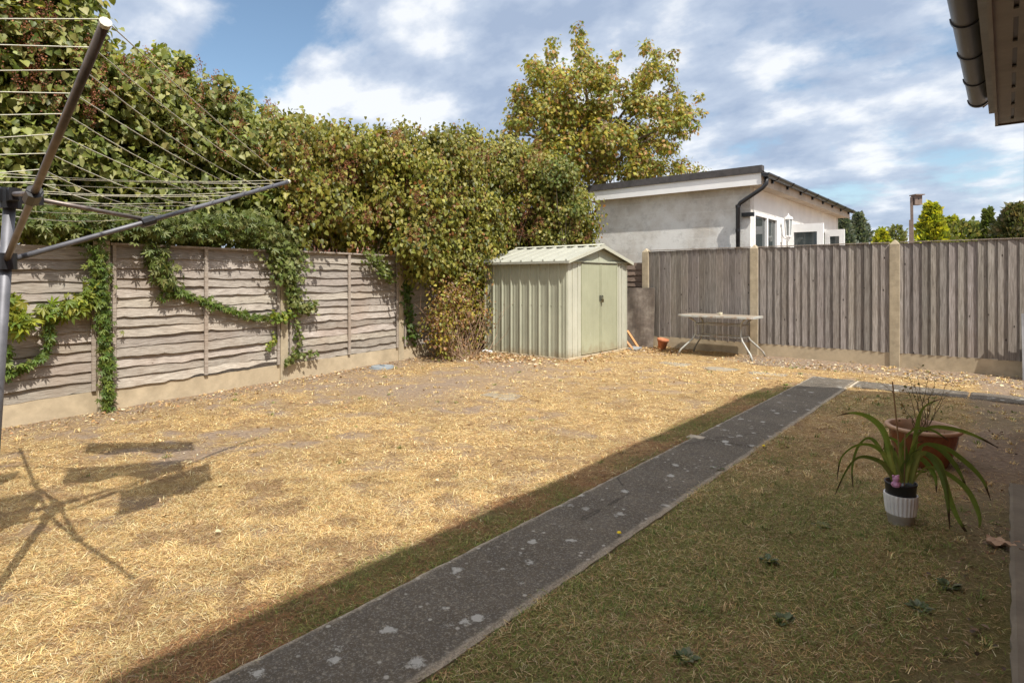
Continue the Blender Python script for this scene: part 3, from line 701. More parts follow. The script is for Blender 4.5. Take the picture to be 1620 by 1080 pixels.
for k in range(8):
    y = RY0+.5+k*.92; m = gutter_mesh(RX1+.055, y, y+.05, gz, .078); m.box(RX1-.004, RX1+.03, y, y+.05, gz-.11, gz-.02); m.build('bracket', M_blackpl, gt)
dp = MB(); px_, py_ = Xat(1167.5, BY0-.10), BY0-.10
dp.tube([(RX1+.045, RY0+.06, gz-.05), (RX1+.045, RY0+.06, gz-.17), (RX1+.0, RY0+.02, gz-.24), (px_+.04, py_+.0, gz-.46), (px_, py_, gz-.52), (px_, py_, .1)], .036, 12)
dp.build('downpipe', M_blackpl, ob, smooth=True)
for z in (gz-.54, 1.62, 2.0):
    j = MB(); j.tube([(px_,py_,z),(px_,py_,z+.05)], .042, 12)
    if z == 1.62: j.box(px_+.02, px_+.09, py_+.01, py_+.1, 1.63, 1.65)
    j.build('pipe_clip', M_blackpl, ob)
j = MB(); j.box(px_+.04, px_+.25, py_+.05, py_+.09, 2.26, 2.33); j.build('old_bracket', M_blackpl, ob)
# door-side wall with openings (wall plane X = BX1), glazing
def bwall(mb, y0, y1, z0, z1, x0=BX1-.18, x1=BX1): mb.box(x0, x1, y0, y1, z0, z1)
w1a, w1b = Yat(1191.5, BX1), Yat(1229, BX1); w2a, w2b = Yat(1245, BX1), Yat(1272, BX1); w3a, w3b = Yat(1283, BX1), Yat(1313, BX1)
mb = MB(); HT = 2.36
bwall(mb, BY0+.2, BY1-.2, HT+.02, WZ-.0); bwall(mb, BY0+.2, w1a, 0, HT+.02); bwall(mb, w1b, w2a, 0, HT+.02); bwall(mb, w2b, w3a, 0, HT+.02); bwall(mb, w3b, BY1-.2, 0, HT+.02); bwall(mb, w2a, w2b, 0, 1.0)
mb.build('door_wall', M_whitewall, ob)
mb = MB(); mb.box(BX0+.2, BX1-.2, BY0+.2, BY1-.2, .0, .05); mb.box(BX1-2.0, BX1-1.95, BY0+.3, BY1-.3, .05, 2.6); mb.build('interior', mat_simple('dim room', (.30,.25,.2)), ob)
def window(y0, y1, z0, z1, mull=(), tr=None):
    f = MB(); fw = .06; xa, xb = BX1-.06, BX1+.022
    f.box(xa, xb, y0, y1, z1-fw, z1); f.box(xa, xb, y0, y1, z0, z0+fw); f.box(xa, xb, y0, y0+fw, z0+fw, z1-fw); f.box(xa, xb, y1-fw, y1, z0+fw, z1-fw)
    for m in mull: f.box(xa, xb, m-.035, m+.035, z0+fw, z1-fw)
    if tr: f.box(xa, xb-.003, y0+fw, y1-fw, tr-.03, tr+.03)
    o = f.build('window', M_upvc, ob); q = MB(); q.box(BX1-.03, BX1-.02, y0+fw, y1-fw, z0+fw, z1-fw); q.build('pane', M_glass, o); return o
window(w1a, w1b, .1, HT, [Yat(1212.5, BX1)]); window(w2a, w2b, 1.0, HT); window(w3a, w3b, .1, HT, [(w3a+w3b)/2])
def leaf_door(y, ang, wd=.8, z1=2.08, lab=None):
    hx, hy = BX1+.03, y; dx, dy = math.cos(ang), math.sin(ang); f = MB()
    def pc(a, b, z0, z1_, th=.03, o=0):
        f2 = []
        for z in (z0, z1_):
            for s, t_ in ((a,-th),(b,-th),(b,th),(a,th)): f2.append((hx+dx*s-dy*(t_+o), hy+dy*s+dx*(t_+o), z))
        return f2
    for a, b, z0, z1_ in ((0,.11,.1,z1),(wd-.11,wd,.1,z1),(.11,wd-.11,z1-.16,z1),(.11,wd-.11,.1,.5)): f.hexa(pc(a, b, z0, z1_))
    o = f.build('door', M_upvc, ob); q = MB(); q.hexa(pc(.11, wd-.11, .5, z1-.16, .006)); q.build('pane', M_glass, o)
    if lab: o['label'] = lab
    h = MB(); h.hexa(pc(wd-.08, wd-.04, 1.0, 1.2, .006, .04)); h.build('handle', M_blackpl, o)
leaf_door(Yat(1244.5, BX1), math.radians(0), .64, 2.27); leaf_door(Yat(1303, BX1), math.radians(0), .42, 2.36)
# wall lantern
ln = thing('wall_lantern', tuple(Vector((BX1+.12, Yat(1236, BX1), 2.15))), 'white coach lantern on the annexe wall between window and open door', 'lantern')
lx, ly = BX1+.14, Yat(1235, BX1); mb = MB(); mb.lathe((lx, ly, 2.34), [(.001,.12),(.015,.10),(.02,.07),(.075,.04),(.088,.0),(.07,-.01)], 6); mb.lathe((lx, ly, 2.0), [(.001,-.09),(.02,-.06),(.035,-.02),(.06,.0),(.055,.03)], 6)
for k in range(6):
    a = math.pi*2*k/6; mb.tube([(lx+.052*math.cos(a), ly+.052*math.sin(a), 2.02), (lx+.072*math.cos(a), ly+.072*math.sin(a), 2.34)], .007, 4)
mb.tube([(BX1+.003, ly, 2.1), (BX1+.06, ly, 1.98), (lx, ly, 1.93)], .012, 6); mb.box(BX1+.001, BX1+.02, ly-.04, ly+.04, 1.9, 2.2); mb.build('frame', M_upvc, ln)
q = MB(); q.lathe((lx, ly, 2.02), [(.048,0),(.066,.31)], 6); q.build('glass', mat_glass('lantern glass', (.35,.38,.38)), ln)

# brick bungalow behind the hedge
hb = thing('brick_bungalow', tuple(P(520, 440, 15.5)), 'red brick bungalow glimpsed through the hedge above the lap fence', 'house')
o_ = P(520, 440, 15.5); mb = MB(); bx, by = o_.x, o_.y
mb.box(bx-5, bx+1.2, by, by+5, 0, 2.5); mb.build('wall', M_brick, hb)
mb = MB(); mb.add([(bx-5.2,by-.3,2.45),(bx+1.4,by-.3,2.45),(bx+1.4,by+2.5,4.0),(bx-5.2,by+2.5,4.0),(bx+1.4,by+5.3,2.45),(bx-5.2,by+5.3,2.45)], [(0,1,2,3),(3,2,4,5),(1,4,2),(0,3,5),(0,5,4,1)]); mb.build('roof', mat_simple('brown roof tiles', (.16,.1,.07), .9, .3, 6), hb)
wx = Xat(478, by-.02)
mb = MB(); mb.box(wx-.5, wx+.5, by-.05, by-.004, 1.72, 1.78); mb.box(wx-.5, wx+.5, by-.05, by-.004, 2.34, 2.42)
for xx in (wx-.5, wx, wx+.44): mb.box(xx, xx+.06, by-.05, by-.004, 1.78, 2.34)
wo = mb.build('window', M_upvc, hb); q = MB(); q.box(wx-.44, wx+.44, by-.03, by-.006, 1.78, 2.34); q.build('pane', M_glass, wo)

# ------------------------------------------------------------------ near house at the right edge
HWX = .105; HY1 = 6.02
hs = thing('bungalow', (2.0, 2.5, 0), 'brown bungalow eaves with gutter and slotted soffit at the top right corner', 'house')
mb = MB(); mb.box(HWX, HWX+.25, .75, HY1, 0, 2.45); mb.box(HWX+.25, 6.0, HY1-.25, HY1, 0, 2.45); mb.box(1.6, 1.85, -5, .75, 0, 2.45); mb.build('wall', M_brick, hs)
M_sof2 = mat_simple('weathered brown timber', (.22,.23,.25), .7, .15, 5, dirt=((.13,.13,.135), .5))
SFZ = 2.44; EY = 6.16
sl = MB(); x0s, x1s = -.05, HWX+.25; xs_a, xs_b = .026, .046
sl.box(x0s, xs_a, -5, EY, SFZ, SFZ+.012); sl.box(xs_b, x1s, -5, EY, SFZ, SFZ+.012)
y = EY-.14; yy = EY
while y > -5:
    sl.box(xs_a, xs_b, y, yy, SFZ+.001, SFZ+.011); yy = y-.38; y = yy-.11
sl.build('soffit', M_sof2, hs)
mb = MB(); mb.box(xs_a-.03, xs_b+.03, -5, EY-.012, SFZ+.014, SFZ+.05); mb.build('soffit_void', M_blackpl, hs)
mb = MB(); mb.box(-.068, -.05, -5, EY+.01, SFZ-.012, SFZ+.13); mb.build('soffit_edge', M_sof2, hs)
mb = MB(); mb.box(-.105, -.0685, -5, EY-.16, SFZ+.06, SFZ+.24); mb.build('fascia', M_sof2, hs)
mb = MB(); mb.box(-.07, HWX+.4, EY-.012, EY+.012, SFZ-.012, SFZ+.02); mb.build('end_board', mat_simple('dark brown board', (.07,.05,.04)), hs)
GZ = 2.655; gx = -.172
t = MT('grey brown plastic gutter'); t.col(t.ramp(t.noise(3, 8, .7, t.mp((14,1,14))), [(.35,(.022,.023,.026)),(.6,(.045,.046,.05)),(.8,(.10,.10,.105))])); t.rough(.38); t.spec(.5); M_gut = t.m
gt = gutter_mesh(gx, -5, EY-.05, GZ, .066).build('gutter', M_gut, hs, smooth=True)
for y in (EY-.09, EY-.75, EY-1.42, EY-2.05, EY-2.9, EY-3.7):
    gutter_mesh(gx, y, y+.035, GZ, .0745).build('bracket', M_blackpl, gt, smooth=True)
# roof planes: pitch fitted to the long shadow it throws on the lawn
PT = math.tan(math.radians(38)); RXR = 3.6
mb = MB(); e0 = -.15; ez = GZ+.01; vy = EY+.12
mb.add([(e0,-5,ez),(e0,vy,ez),(RXR,vy,ez+(RXR-e0)*PT),(RXR,-5,ez+(RXR-e0)*PT),(RXR*2-e0,vy,ez),(RXR*2-e0,-5,ez),
        (e0,-5,ez-.05),(e0,vy,ez-.05),(RXR,vy,ez+(RXR-e0)*PT-.05),(RXR,-5,ez+(RXR-e0)*PT-.05),(RXR*2-e0,vy,ez-.05),(RXR*2-e0,-5,ez-.05)],
       [(0,1,2,3),(3,2,4,5),(6,9,8,7),(9,11,10,8),(0,6,7,1),(1,7,8,2),(2,8,10,4),(3,9,6,0),(5,11,9,3),(4,10,11,5)])
mb.build('roof', mat_simple('brown roof tiles', (.14,.09,.07), .9, .3, 6), hs)
mb = MB(); mb.add([(HWX,HY1,2.45),(RXR*2-HWX,HY1,2.45),(RXR,HY1,2.45+(RXR-HWX)*PT-.02),(HWX,HY1-.2,2.45),(RXR*2-HWX,HY1-.2,2.45),(RXR,HY1-.2,2.45+(RXR-HWX)*PT-.02)], [(0,1,2),(3,5,4),(0,2,5,3),(1,4,5,2),(0,3,4,1)]); mb.build('gable', M_brick, hs)

# ------------------------------------------------------------------ rotary dryer
def LP(f, l, z): return Vector((0,0,z)) + F3*f + R3*l
M_alu = mat_simple('dull aluminium tube', (.16,.16,.175), .55, .25, 14, metal=.5)
M_arm = mat_simple('brown painted steel tube', (.17,.14,.125), .42, .3, 20, metal=.5)
M_cord = mat_simple('cream plastic cord', (.60,.58,.46), .5, .06)
ry = thing('rotary_clothes_dryer', tuple(LP(2.16, -1.94, 0)), 'grey rotary clothes dryer with cream lines at the left of the lawn', 'clothes dryer')
base = LP(2.16, -1.945, 0); topp = LP(2.16, -1.842, 1.53)
MB().tube([base+Vector((0,0,-.05)), base.lerp(topp, .98)], .019, 14).build('pole', M_alu, ry, smooth=True)
MB().tube([base, base+Vector((0,0,.12))], .028, 12).build('ground_socket', M_blackpl, ry)
t1 = LP(1.2714, -.8818, 1.747); t2 = LP(3.344, -1.2764, 1.7465); cc = LP(2.16, -1.852, 1.747)
t3 = cc*2 - t1; t4 = cc*2 - t2; tips = [t1, t2, t3, t4]
low = base.lerp(topp, 1.262/1.53); hub = base.lerp(topp, 1.50/1.53)
h = MB(); h.tube([hub-Vector((0,0,.045)), hub+Vector((0,0,.03))], .034, 12)
for tp in tips:
    d = (tp-hub); d.z = 0; d.normalize(); h.beam(hub+d*.02, hub+d*.10, .03, .045)
h.build('hub', M_blackpl, ry)
h = MB(); h.tube([low-Vector((0,0,.03)), low+Vector((0,0,.03))], .033, 12); h.build('lower_hub', M_blackpl, ry)
for i, tp in enumerate(tips):
    s = low + (tp-low).normalized()*.03
    a = MB().tube([s, tp], .0108, 10).build('arm', M_arm if i != 1 else M_alu, ry, smooth=True)
    m = s.lerp(tp, .36); MB().tube([m, m + (tp-s).normalized()*.06], .023, 8).build('slider', M_blackpl, a)
    d = (tp-hub); d.z = 0; d.normalize(); MB().tube([hub+d*.09, m+Vector((0,0,.02))], .009, 8).build('strut', M_arm, a, smooth=True)
    MB().tube([tp, tp+(tp-s).normalized()*.012], .0122, 10).build('end_cap', M_cord, a)
fr = [1.0, .925, .86, .785, .715, .64, .56, .49, .43]
for k, f_ in enumerate(fr):
    cm = MB(); q = [(low + (tp-low).normalized()*.03).lerp(tp, f_ - (0.0 if j else 0)) + Vector((0,0,.0125)) for j, tp in enumerate(tips)]
    for j in range(4):
        a, b_ = q[j], q[(j+1)%4]; sag = .012*(1+((k*7+j*3)%5)*.5); cm.tube([a.lerp(b_, s/8) - Vector((0,0,sag*4*(s/8)*(1-s/8))) for s in range(9)], .0015, 5)
    cm.build('line', M_cord, ry)
# tall shadow post out of shot: added with its cloths, unseen, to cast shadows on the lawn
def shadow_src(u, v, h):
    g = G(u, v); k = h; return Vector((g.x + .68*k, g.y - .24*k, h))
cp = thing('shadow_post', tuple(LP(1.9, -2.75, 0)), 'tall shadow post out of view left of the lawn, added to hold shadow-casting cloths', 'shadow post')
cb = LP(1.9, -2.75, 0); MB().tube([cb, cb+Vector((0,0,3.2))], .03, 10).build('pole', M_alu, cp)
TW = []
def blocker(u0, v0, u1, v1, h0, h1, drop, col, label, jag=.03):
    A, B = shadow_src(u0, v0, h0), shadow_src(u1, v1, h1); mb = MB(); K, J = 14, 8; vs = []
    nn = (B-A).cross(Vector((0,0,1))).normalized()
    for s in range(K+1):
        for t in range(J+1):
            p_ = A.lerp(B, s/K) - Vector((0,0,drop*t/J*(1+.06*math.sin(s*.8)))) + nn*(.02*math.sin(s*1.1+t*.4)*(t/J)) + Vector((0,0,-.015*math.sin(math.pi*(s%7)/7)))
            vs.append(p_)
    mb.add(vs, [(s*(J+1)+t, (s+1)*(J+1)+t, (s+1)*(J+1)+t+1, s*(J+1)+t+1) for s in range(K) for t in range(J)])
    o = mb.build('blocker', mat_simple('towel cloth %d' % len(TW), col, .95, .1, 40), origin=tuple(A)); m = o.modifiers.new('s', 'SOLIDIFY'); m.thickness = .006
    tag(o, label, 'blocker', 'added shadow-casting cloths on the shadow post'); TW.append((A, B)); return o
blocker(140, 704, 305, 699, 2.95, 2.95, .34, (.12,.16,.3), 'unseen added blue towel on the farthest arm of the shadow post')
blocker(108, 742, 288, 727, 3.0, 3.0, .42, (.4,.36,.3), 'unseen added beige towel on the middle arm of the shadow post')
blocker(190, 778, 330, 733, 2.95, 2.95, .55, (.3,.1,.1), 'unseen added dark red towel on the nearest arm of the shadow post')
blocker(-30, 795, 70, 780, 2.75, 2.75, .65, (.3,.32,.34), 'unseen added grey towel near the pole of the shadow post')
blocker(-60, 770, 35, 745, 2.75, 2.75, .3, (.2,.28,.2), 'unseen added green towel near the top of the shadow post')
ar = MB(); tpz = cb+Vector((0,0,3.05))
for A, B in TW: ar.tube([tpz, A+Vector((0,0,.004)), B+(B-A).normalized()*.06], .007, 6)
ar.build('arm', M_alu, cp)

# ------------------------------------------------------------------ patio table
tb = thing('garden_table', (-3.37, 9.03, 0), 'rusting pale metal garden table with rounded glass top by the back fence', 'table')
TX0, TX1, TY0, TY1, TZ = -3.98, -2.80, 8.72, 9.33, .63
def rrect(x0, x1, y0, y1, r, n=6):
    out = []
    for cx_, cy_, a0 in ((x1-r,y0+r,-90),(x1-r,y1-r,0),(x0+r,y1-r,90),(x0+r,y0+r,180)):
        for k in range(n+1): a = math.radians(a0+90*k/n); out.append((cx_+math.cos(a)*r, cy_+math.sin(a)*r))
    return out
M_tmet = mat_simple('pale painted steel, rusting', (.40,.41,.38), .5, .12, 20, dirt=((.26,.14,.06), .8))
rr = rrect(TX0, TX1, TY0, TY1, .13); ri = rrect(TX0+.03, TX1-.03, TY0+.03, TY1-.03, .10); n = len(rr)
mb = MB(); mb.add([(x,y,TZ-.028) for x,y in rr]+[(x,y,TZ-.002) for x,y in rr]+[(x,y,TZ+.001) for x,y in ri]+[(x,y,TZ-.022) for x,y in ri],
   [(i,(i+1)%n,n+(i+1)%n,n+i) for i in range(n)]+[(n+i,n+(i+1)%n,2*n+(i+1)%n,2*n+i) for i in range(n)]+[(3*n+i,2*n+i,2*n+(i+1)%n,3*n+(i+1)%n) for i in range(n)]+[(i,3*n+i,3*n+(i+1)%n,(i+1)%n) for i in range(n)])
mb.build('top_frame', M_tmet, tb)
mb = MB(); mb.add([(x,y,TZ-.006) for x,y in ri]+[(x,y,TZ) for x,y in ri], [tuple(range(n))[::-1], tuple(range(n,2*n))]+[(i,(i+1)%n,n+(i+1)%n,n+i) for i in range(n)])
mb.build('glass_top', mat_simple('dusty glass', (.30,.25,.19), .4, .12, 6), tb)
LX, LY = (-3.72, -3.02), (8.88, 9.17)
for ix, x in enumerate(LX):
    for iy, y in enumerate(LY):
        sx, sy = (-1,1)[ix], (-1,1)[iy]; fx_, fy_ = x+sx*.22, y+sy*.16; inx, iny = x, y
        MB().tube([(x+sx*.10,y+sy*.06,TZ-.025),(x+sx*.05,y+sy*.03,TZ-.06),(inx,iny,.52),(inx-sx*.0,iny,.42),(inx,iny,.33),(inx+sx*.03,iny+sy*.02,.26),(x+sx*.11,y+sy*.08,.17),(x+sx*.18,y+sy*.13,.09),(fx_,fy_,.0)], .0135, 8).build('leg', M_tmet, tb, smooth=True)
for z in (.49, .31):
    q = rrect(LX[0]-.012, LX[1]+.012, LY[0]-.012, LY[1]+.012, .05, 4); MB().tube([(x,y,z) for x,y in q+[q[0]]], .009, 6).build('stretcher', M_tmet, tb, smooth=True)
A = Vector((Xat(1140, 9.0), 9.0, TZ+.006)); mb = MB(); mb.lathe(A, [(.001,0),(.026,0),(.030,.035),(.024,.038),(.02,.01)], 12); mb.tube([A+Vector((-.05,0,.022)), A+Vector((-.02,0,.022))], .006, 6)
tag(mb.build('cup', mat_simple('cream pottery', (.62,.57,.42), .5), origin=tuple(A)), 'small cream cup left on the glass top of the garden table', 'cup')

lean_board('grey_sheet', 'pale grey sheet leaning on the back fence at the right edge of view', 'panel', (Xat(1617.5, 9.2), 9.2, 0), (Xat(1617.5, 9.2)+.6, 9.24, 0), .78, .12, .02, mat_simple('pale grey sheet', (.26,.265,.27), .6))
# terracotta pot
pc = G(1047, 553); M_terra = mat_simple('terracotta', (.45,.16,.07), .8, .18, 18, dirt=((.5,.3,.18), .5))
mb = MB(); mb.lathe(pc, [(.001,.0),(.062,.0),(.082,.13),(.094,.135),(.098,.175),(.088,.178),(.078,.13),(.058,.02),(.001,.02)], 28)
for q in range(len(mb.v)):
    x, y_, z = mb.v[q]; zz = z; a = math.radians(8); dx = x-pc.x; mb.v[q] = (pc.x+dx*math.cos(a)+z*math.sin(a), y_, z*math.cos(a)-dx*math.sin(a)+.01)
tag(mb.build('terracotta_pot', M_terra, origin=tuple(pc), smooth=True), 'small empty terracotta pot tilting on the ground left of the table', 'plant pot')

# ground things
def disc_cover():
    c0 = G(605, 582); mb = MB(); mb.lathe(c0, [(.001,.03),(.12,.032),(.15,.028),(.152,.012),(.17,.010),(.17,-.02)], 32); mb.box(c0.x-.05,c0.x+.05,c0.y-.008,c0.y+.008,.032,.045)
    tag(mb.build('drain_cover', mat_simple('grey blue metal', (.24,.27,.29), .55, .2, 14), origin=tuple(c0)), 'round blue grey drain cover in the dirt near the left fence', 'drain cover')
disc_cover()
for i, (u, v, w, dd, lab) in enumerate(((795,626,.42,.30,'stepping slab alone in the middle of the straw lawn'), (1066,576,.42,.26,'stepping slab before the terracotta pot'), (1140,584,.38,.26,'stepping slab in front of the garden table'), (1213,592,.42,.22,'stepping slab between table and end of the path'))):
    c0 = G(u, v); mb = MB(); slab_mesh(mb, c0.x-w/2, c0.x+w/2, c0.y-dd/2, c0.y+dd/2, -.04, .010, seed=20+i, wob=.03)
    tag(mb.build('stepping_slab', M_slab, origin=tuple(c0)), 'half buried grey ' + lab, 'slab', 'slabs sunk in the lawn')
mb = MB(); mb.col = (.5,.46,.4); a, b_ = G(637, 560), G(684, 560); mb.beam(a+Vector((-.05,.0,.13)), b_+Vector((0,0,.03)), .09, .02)
tag(mb.build('fallen_plank', mat_attr('grey plank'), origin=tuple(a)), 'grey weathered plank fallen against the foot of the lap fence', 'plank')
# straw-coloured rag on the right, paving edge
mb = MB(); c0 = G(1590, 868); vs = []; K = 8
for s in range(K+1):
    for t_ in range(K+1):
        vs.append((c0.x+(s/K-.5)*.13, c0.y+(t_/K-.5)*.075*(1+.4*math.sin(s)), .022+.010*math.sin(s*1.9+t_)+.008*math.cos(t_*2.3)))
mb.add(vs, [(s*(K+1)+t_, (s+1)*(K+1)+t_, (s+1)*(K+1)+t_+1, s*(K+1)+t_+1) for s in range(K) for t_ in range(K)])
o = mb.build('dead_leaf', mat_simple('tan dead leaf', (.42,.27,.17), .8), origin=tuple(c0), smooth=True); tag(o, 'curled tan dead leaf at the edge of the right hand paving', 'leaf')

# ------------------------------------------------------------------ potted plants on the right
wp = G(1425, 829); DW = depth(wp.x, wp.y)
pot = thing('white_ribbed_pot', tuple(wp), 'white ribbed pot with black liner holding strap leaved plant on the lawn', 'plant pot')
mb = MB(); mb.lathe(wp, [(.001,.0),(.050,.0),(.053,.006),(.056,.035),(.0585,.036),(.060,.055),(.063,.058)], 48); mb.build('saucer_band', mat_simple('cream glaze', (.44,.39,.32), .35), pot, smooth=True)
mb = MB(); mb.lathe(wp, [(.062,.058),(.067,.10),(.071,.145),(.071,.152),(.066,.152)], 96, mod=lambda r, z, k: r + (.0022 if (k//2) % 2 else 0)*(1 if z < .148 else .3)); mb.build('ribbed_sleeve', mat_simple('white glaze', (.66,.64,.60), .35), pot)
mb = MB(); mb.lathe(wp, [(.060,.10),(.066,.195),(.069,.20),(.069,.208),(.064,.208),(.060,.19),(.001,.185)], 40); mb.build('liner', M_blackpl, pot, smooth=True)
Z8 = lambda x, y: (1280 + x/3.376, 580 + y/3.376)
STRAPS = [
 ([(470,620),(440,500),(400,350),(330,275),(240,246),(148,262)], .0, -.05, 1.1), ([(460,620),(410,480),(330,418),(240,425),(170,490),(150,600)], .02, -.05, .8),
 ([(455,620),(400,520),(300,480),(240,500),(190,570),(140,680)], -.03, -.1, 1.0), ([(450,610),(380,440),(320,380),(260,430),(230,540),(235,645)], .04, .10, .7),
 ([(530,620),(560,450),(575,330),(610,220),(700,172)], .03, .1, 1.25), ([(500,600),(490,430),(560,335),(660,340),(745,395)], 0, .02, .8),
 ([(540,600),(560,400),(640,325),(760,330),(880,365),(1010,432)], .03, .12, 1.1), ([(545,610),(590,430),(720,430),(850,520),(930,610),(970,712)], .03, .05, .95),
 ([(540,620),(590,465),(660,490),(715,590),(740,720),(752,868)], -.02, -.12, 1.2), ([(550,620),(600,470),(690,510),(730,640),(790,800),(868,925)], -.03, -.10, 1.2),
 ([(545,620),(600,425),(700,440),(790,540),(845,655)], 0, -.02, 1.0), ([(550,625),(620,540),(720,560),(840,650),(905,780),(908,860),(872,912)], -.03, -.06, .9),
 ([(520,620),(540,520),(600,490),(670,580),(680,670)], -.03, -.03, 1.0), ([(510,620),(505,500),(470,400),(385,365)], .03, .05, .8), ([(500,620),(450,470),(430,420),(375,455)], -.02, 0, .7),
 ([(490,620),(470,520),(455,430)], -.02, 0, .9), ([(520,620),(530,500),(560,420),(615,395)], .0, .03, .8), ([(480,620),(430,560),(370,500)], 0, -.04, .8),
 ([(505,620),(520,480),(500,380)], .02, .02, .7), ([(470,610),(420,540),(400,380)], .03, .05, .7), ([(530,610),(560,560),(620,560),(640,540)], .0, .0, .7), ([(495,620),(500,540),(540,470),(590,440)], -.01, -.03, .9)]
def strap(mb, pts, d0, d1, w):
    P3 = []
    n = len(pts)
    def cr(a, b, c, d, t): return [0.5*((2*b[i])+(-a[i]+c[i])*t+(2*a[i]-5*b[i]+4*c[i]-d[i])*t*t+(-a[i]+3*b[i]-3*c[i]+d[i])*t**3) for i in (0,1)]
    for i in range(n-1):
        a, b, c, d = pts[max(i-1,0)], pts[i], pts[i+1], pts[min(i+2,n-1)]
        for s in range(5): P3.append(cr(a,b,c,d,s/5))
    P3.append(pts[-1]); m = len(P3); q3 = []
    for k, (x, y) in enumerate(P3): u, v = Z8(x, y); q3.append(P(u, v, DW + d0 + (d1-d0)*k/(m-1)))
    vs = []; 
    for k, q in enumerate(q3):
        t = (q3[min(k+1,m-1)] - q3[max(k-1,0)]).normalized(); side = t.cross(F3*.8+Vector((0,0,.6))).normalized()
        s = k/(m-1); ww = .0125*w*min(1, .55+s*2)*(1 if s < .6 else max(.08, (1-s)/.4)**.7)
        nn = t.cross(side).normalized(); vs += [q-side*ww, q+nn*ww*.35, q+side*ww]
    g = random.uniform(.65,1.35); base = len(mb.v)
    mb.col = (.15*g, .21*g, .045*g); mb.add(vs, [(3*k+j, 3*k+j+1, 3*k+4+j, 3*k+3+j) for k in range(m-1) for j in (0,1)])
    for k in range(m):
        s = k/(m-1)
        for j in range(3):
            if s > .86: mb.c[base+3*k+j] = (.05,.03,.02)
            elif s < .25: mb.c[base+3*k+j] = (.26*g,.29*g,.08*g)
sp_ = thing('strap_leaf_plant', tuple(wp+Vector((0,0,.2))), 'arching strap leaved plant growing from the white ribbed pot', 'plant')
mb = MB()
for s in STRAPS: strap(mb, *s)
mb.build('leaves', mat_leaf('strap leaf', .4, .25), sp_)
mb = MB(); mb.col = (.25,.15,.07); mb.tube([P(*Z8(445,80), DW+.05), P(*Z8(478,400), DW+.02), wp+Vector((.0,.0,.18))], .0035, 6); mb.tube([P(*Z8(513,360), DW-.02), P(*Z8(508,645), DW-.02)], .003, 6); mb.build('cane', mat_attr('cane'), sp_)
# pink ornament
oc = P(*Z8(463, 640), DW-.045); M_pink = mat_simple('pink glazed ornament', (.55,.27,.42), .35, .2, 60)
orn = MB(); orn.lathe(oc, [(.001,-.004),(.014,.0),(.020,.008),(.018,.018),(.010,.027),(.0145,.034),(.0155,.042),(.010,.052),(.001,.055)], 16)
for s in (-1,1):
    orn.lathe(oc+R3*s*.012+Vector((0,0,.046)), [(.001,0),(.006,.003),(.006,.009),(.001,.012)], 8); orn.tube([oc+R3*s*.014+Vector((0,0,.022)), oc+R3*s*.021-F3*.006+Vector((0,0,.012))], [.005,.004], 6)
tag(orn.build('ornament', M_pink, origin=tuple(oc), smooth=True), 'little pink ornament perched on the rim of the black liner', 'ornament')
# glazed pot
gp = G(1461, 738) + Vector((0,0,0)); gp = P(1460, 440, 3.80); gp.z = 0
t = MT('amber brown glaze'); n_ = t.noise(5, 7, .7, t.mp((1,1,.5))); t.col(t.ramp(n_, [(.3,(.06,.018,.008)),(.55,(.18,.055,.018)),(.75,(.34,.12,.035))])); t.rough(.22); t.spec(.6); M_glz = t.m
gpo = thing('glazed_pot', tuple(gp), 'large round brown glazed pot behind the strap leaved plant', 'plant pot')
MB().lathe(gp, [(.001,0),(.125,0),(.132,.01),(.160,.08),(.182,.16),(.188,.205),(.186,.225)], 48).build('body', M_glz, gpo, smooth=True)
MB().lathe(gp, [(.186,.222),(.205,.226),(.212,.236),(.210,.246),(.196,.250),(.182,.246),(.178,.21),(.172,.15)], 48).build('rim', mat_simple('tan unglazed rim', (.40,.24,.14), .55, .15, 14), gpo, smooth=True)
MB().lathe(gp, [(.001,.185),(.1,.18),(.177,.17)], 32).build('soil', mat_simple('potting soil', (.10,.08,.065), .95, .4, 40, bump=.8), gpo)
tw = thing('bare_twig_plant', tuple(gp+Vector((0,0,.18))), 'sparse dried twiggy plant growing from the glazed pot', 'plant'); mb = MB(); mb.col = (.14,.10,.05); lp = []; ld = []
random.seed(5)
ends = [(1437,590),(1452,585),(1468,588),(1480,600),(1500,605),(1516,602),(1430,610),(1405,612),(1445,600),(1474,612),(1420,640),(1488,618)]
for (u, v) in ends:
    a = gp+Vector((random.uniform(-.02,.02), random.uniform(-.02,.02), .18)); e = P(u, v, 3.8+random.uniform(-.12,.12)); K = 7; prev = a; pts = []
    for k in range(K+1):
        s = k/K; q = a.lerp(e, s); q.z += .03*math.sin(s*math.pi); q += Vector((random.uniform(-.01,.01), random.uniform(-.01,.01), 0))*(s>0); pts.append(q)
    mb.tube(pts, [.0028*(1-.75*k/K) for k in range(K+1)], 4)
    for k in range(3, K+1):
        if random.random() < .6:
            e2 = pts[k]+Vector((random.uniform(-.07,.07), random.uniform(-.07,.07), random.uniform(.01,.06))); mb.tube([pts[k], e2], [.0014,.0006], 3); lp.append(tuple(e2)); lp.append(tuple(pts[k]))
mb.build('stem', mat_attr('twig'), tw)
for k in range(60): lp.append(tuple(gp+Vector((random.gauss(0,.06), random.gauss(0,.06), .2+abs(random.gauss(0,.08))))))
lp = np.array(lp); mesh_np('leaves', [leaf_arrays(lp, rng.normal(size=lp.shape), rng.normal(size=lp.shape), rng.uniform(.010,.022,len(lp)), pal([(.10,.12,.035),(.2,.14,.06)], [1,1], len(lp)), T_OVAL)], M_leaf, tw)

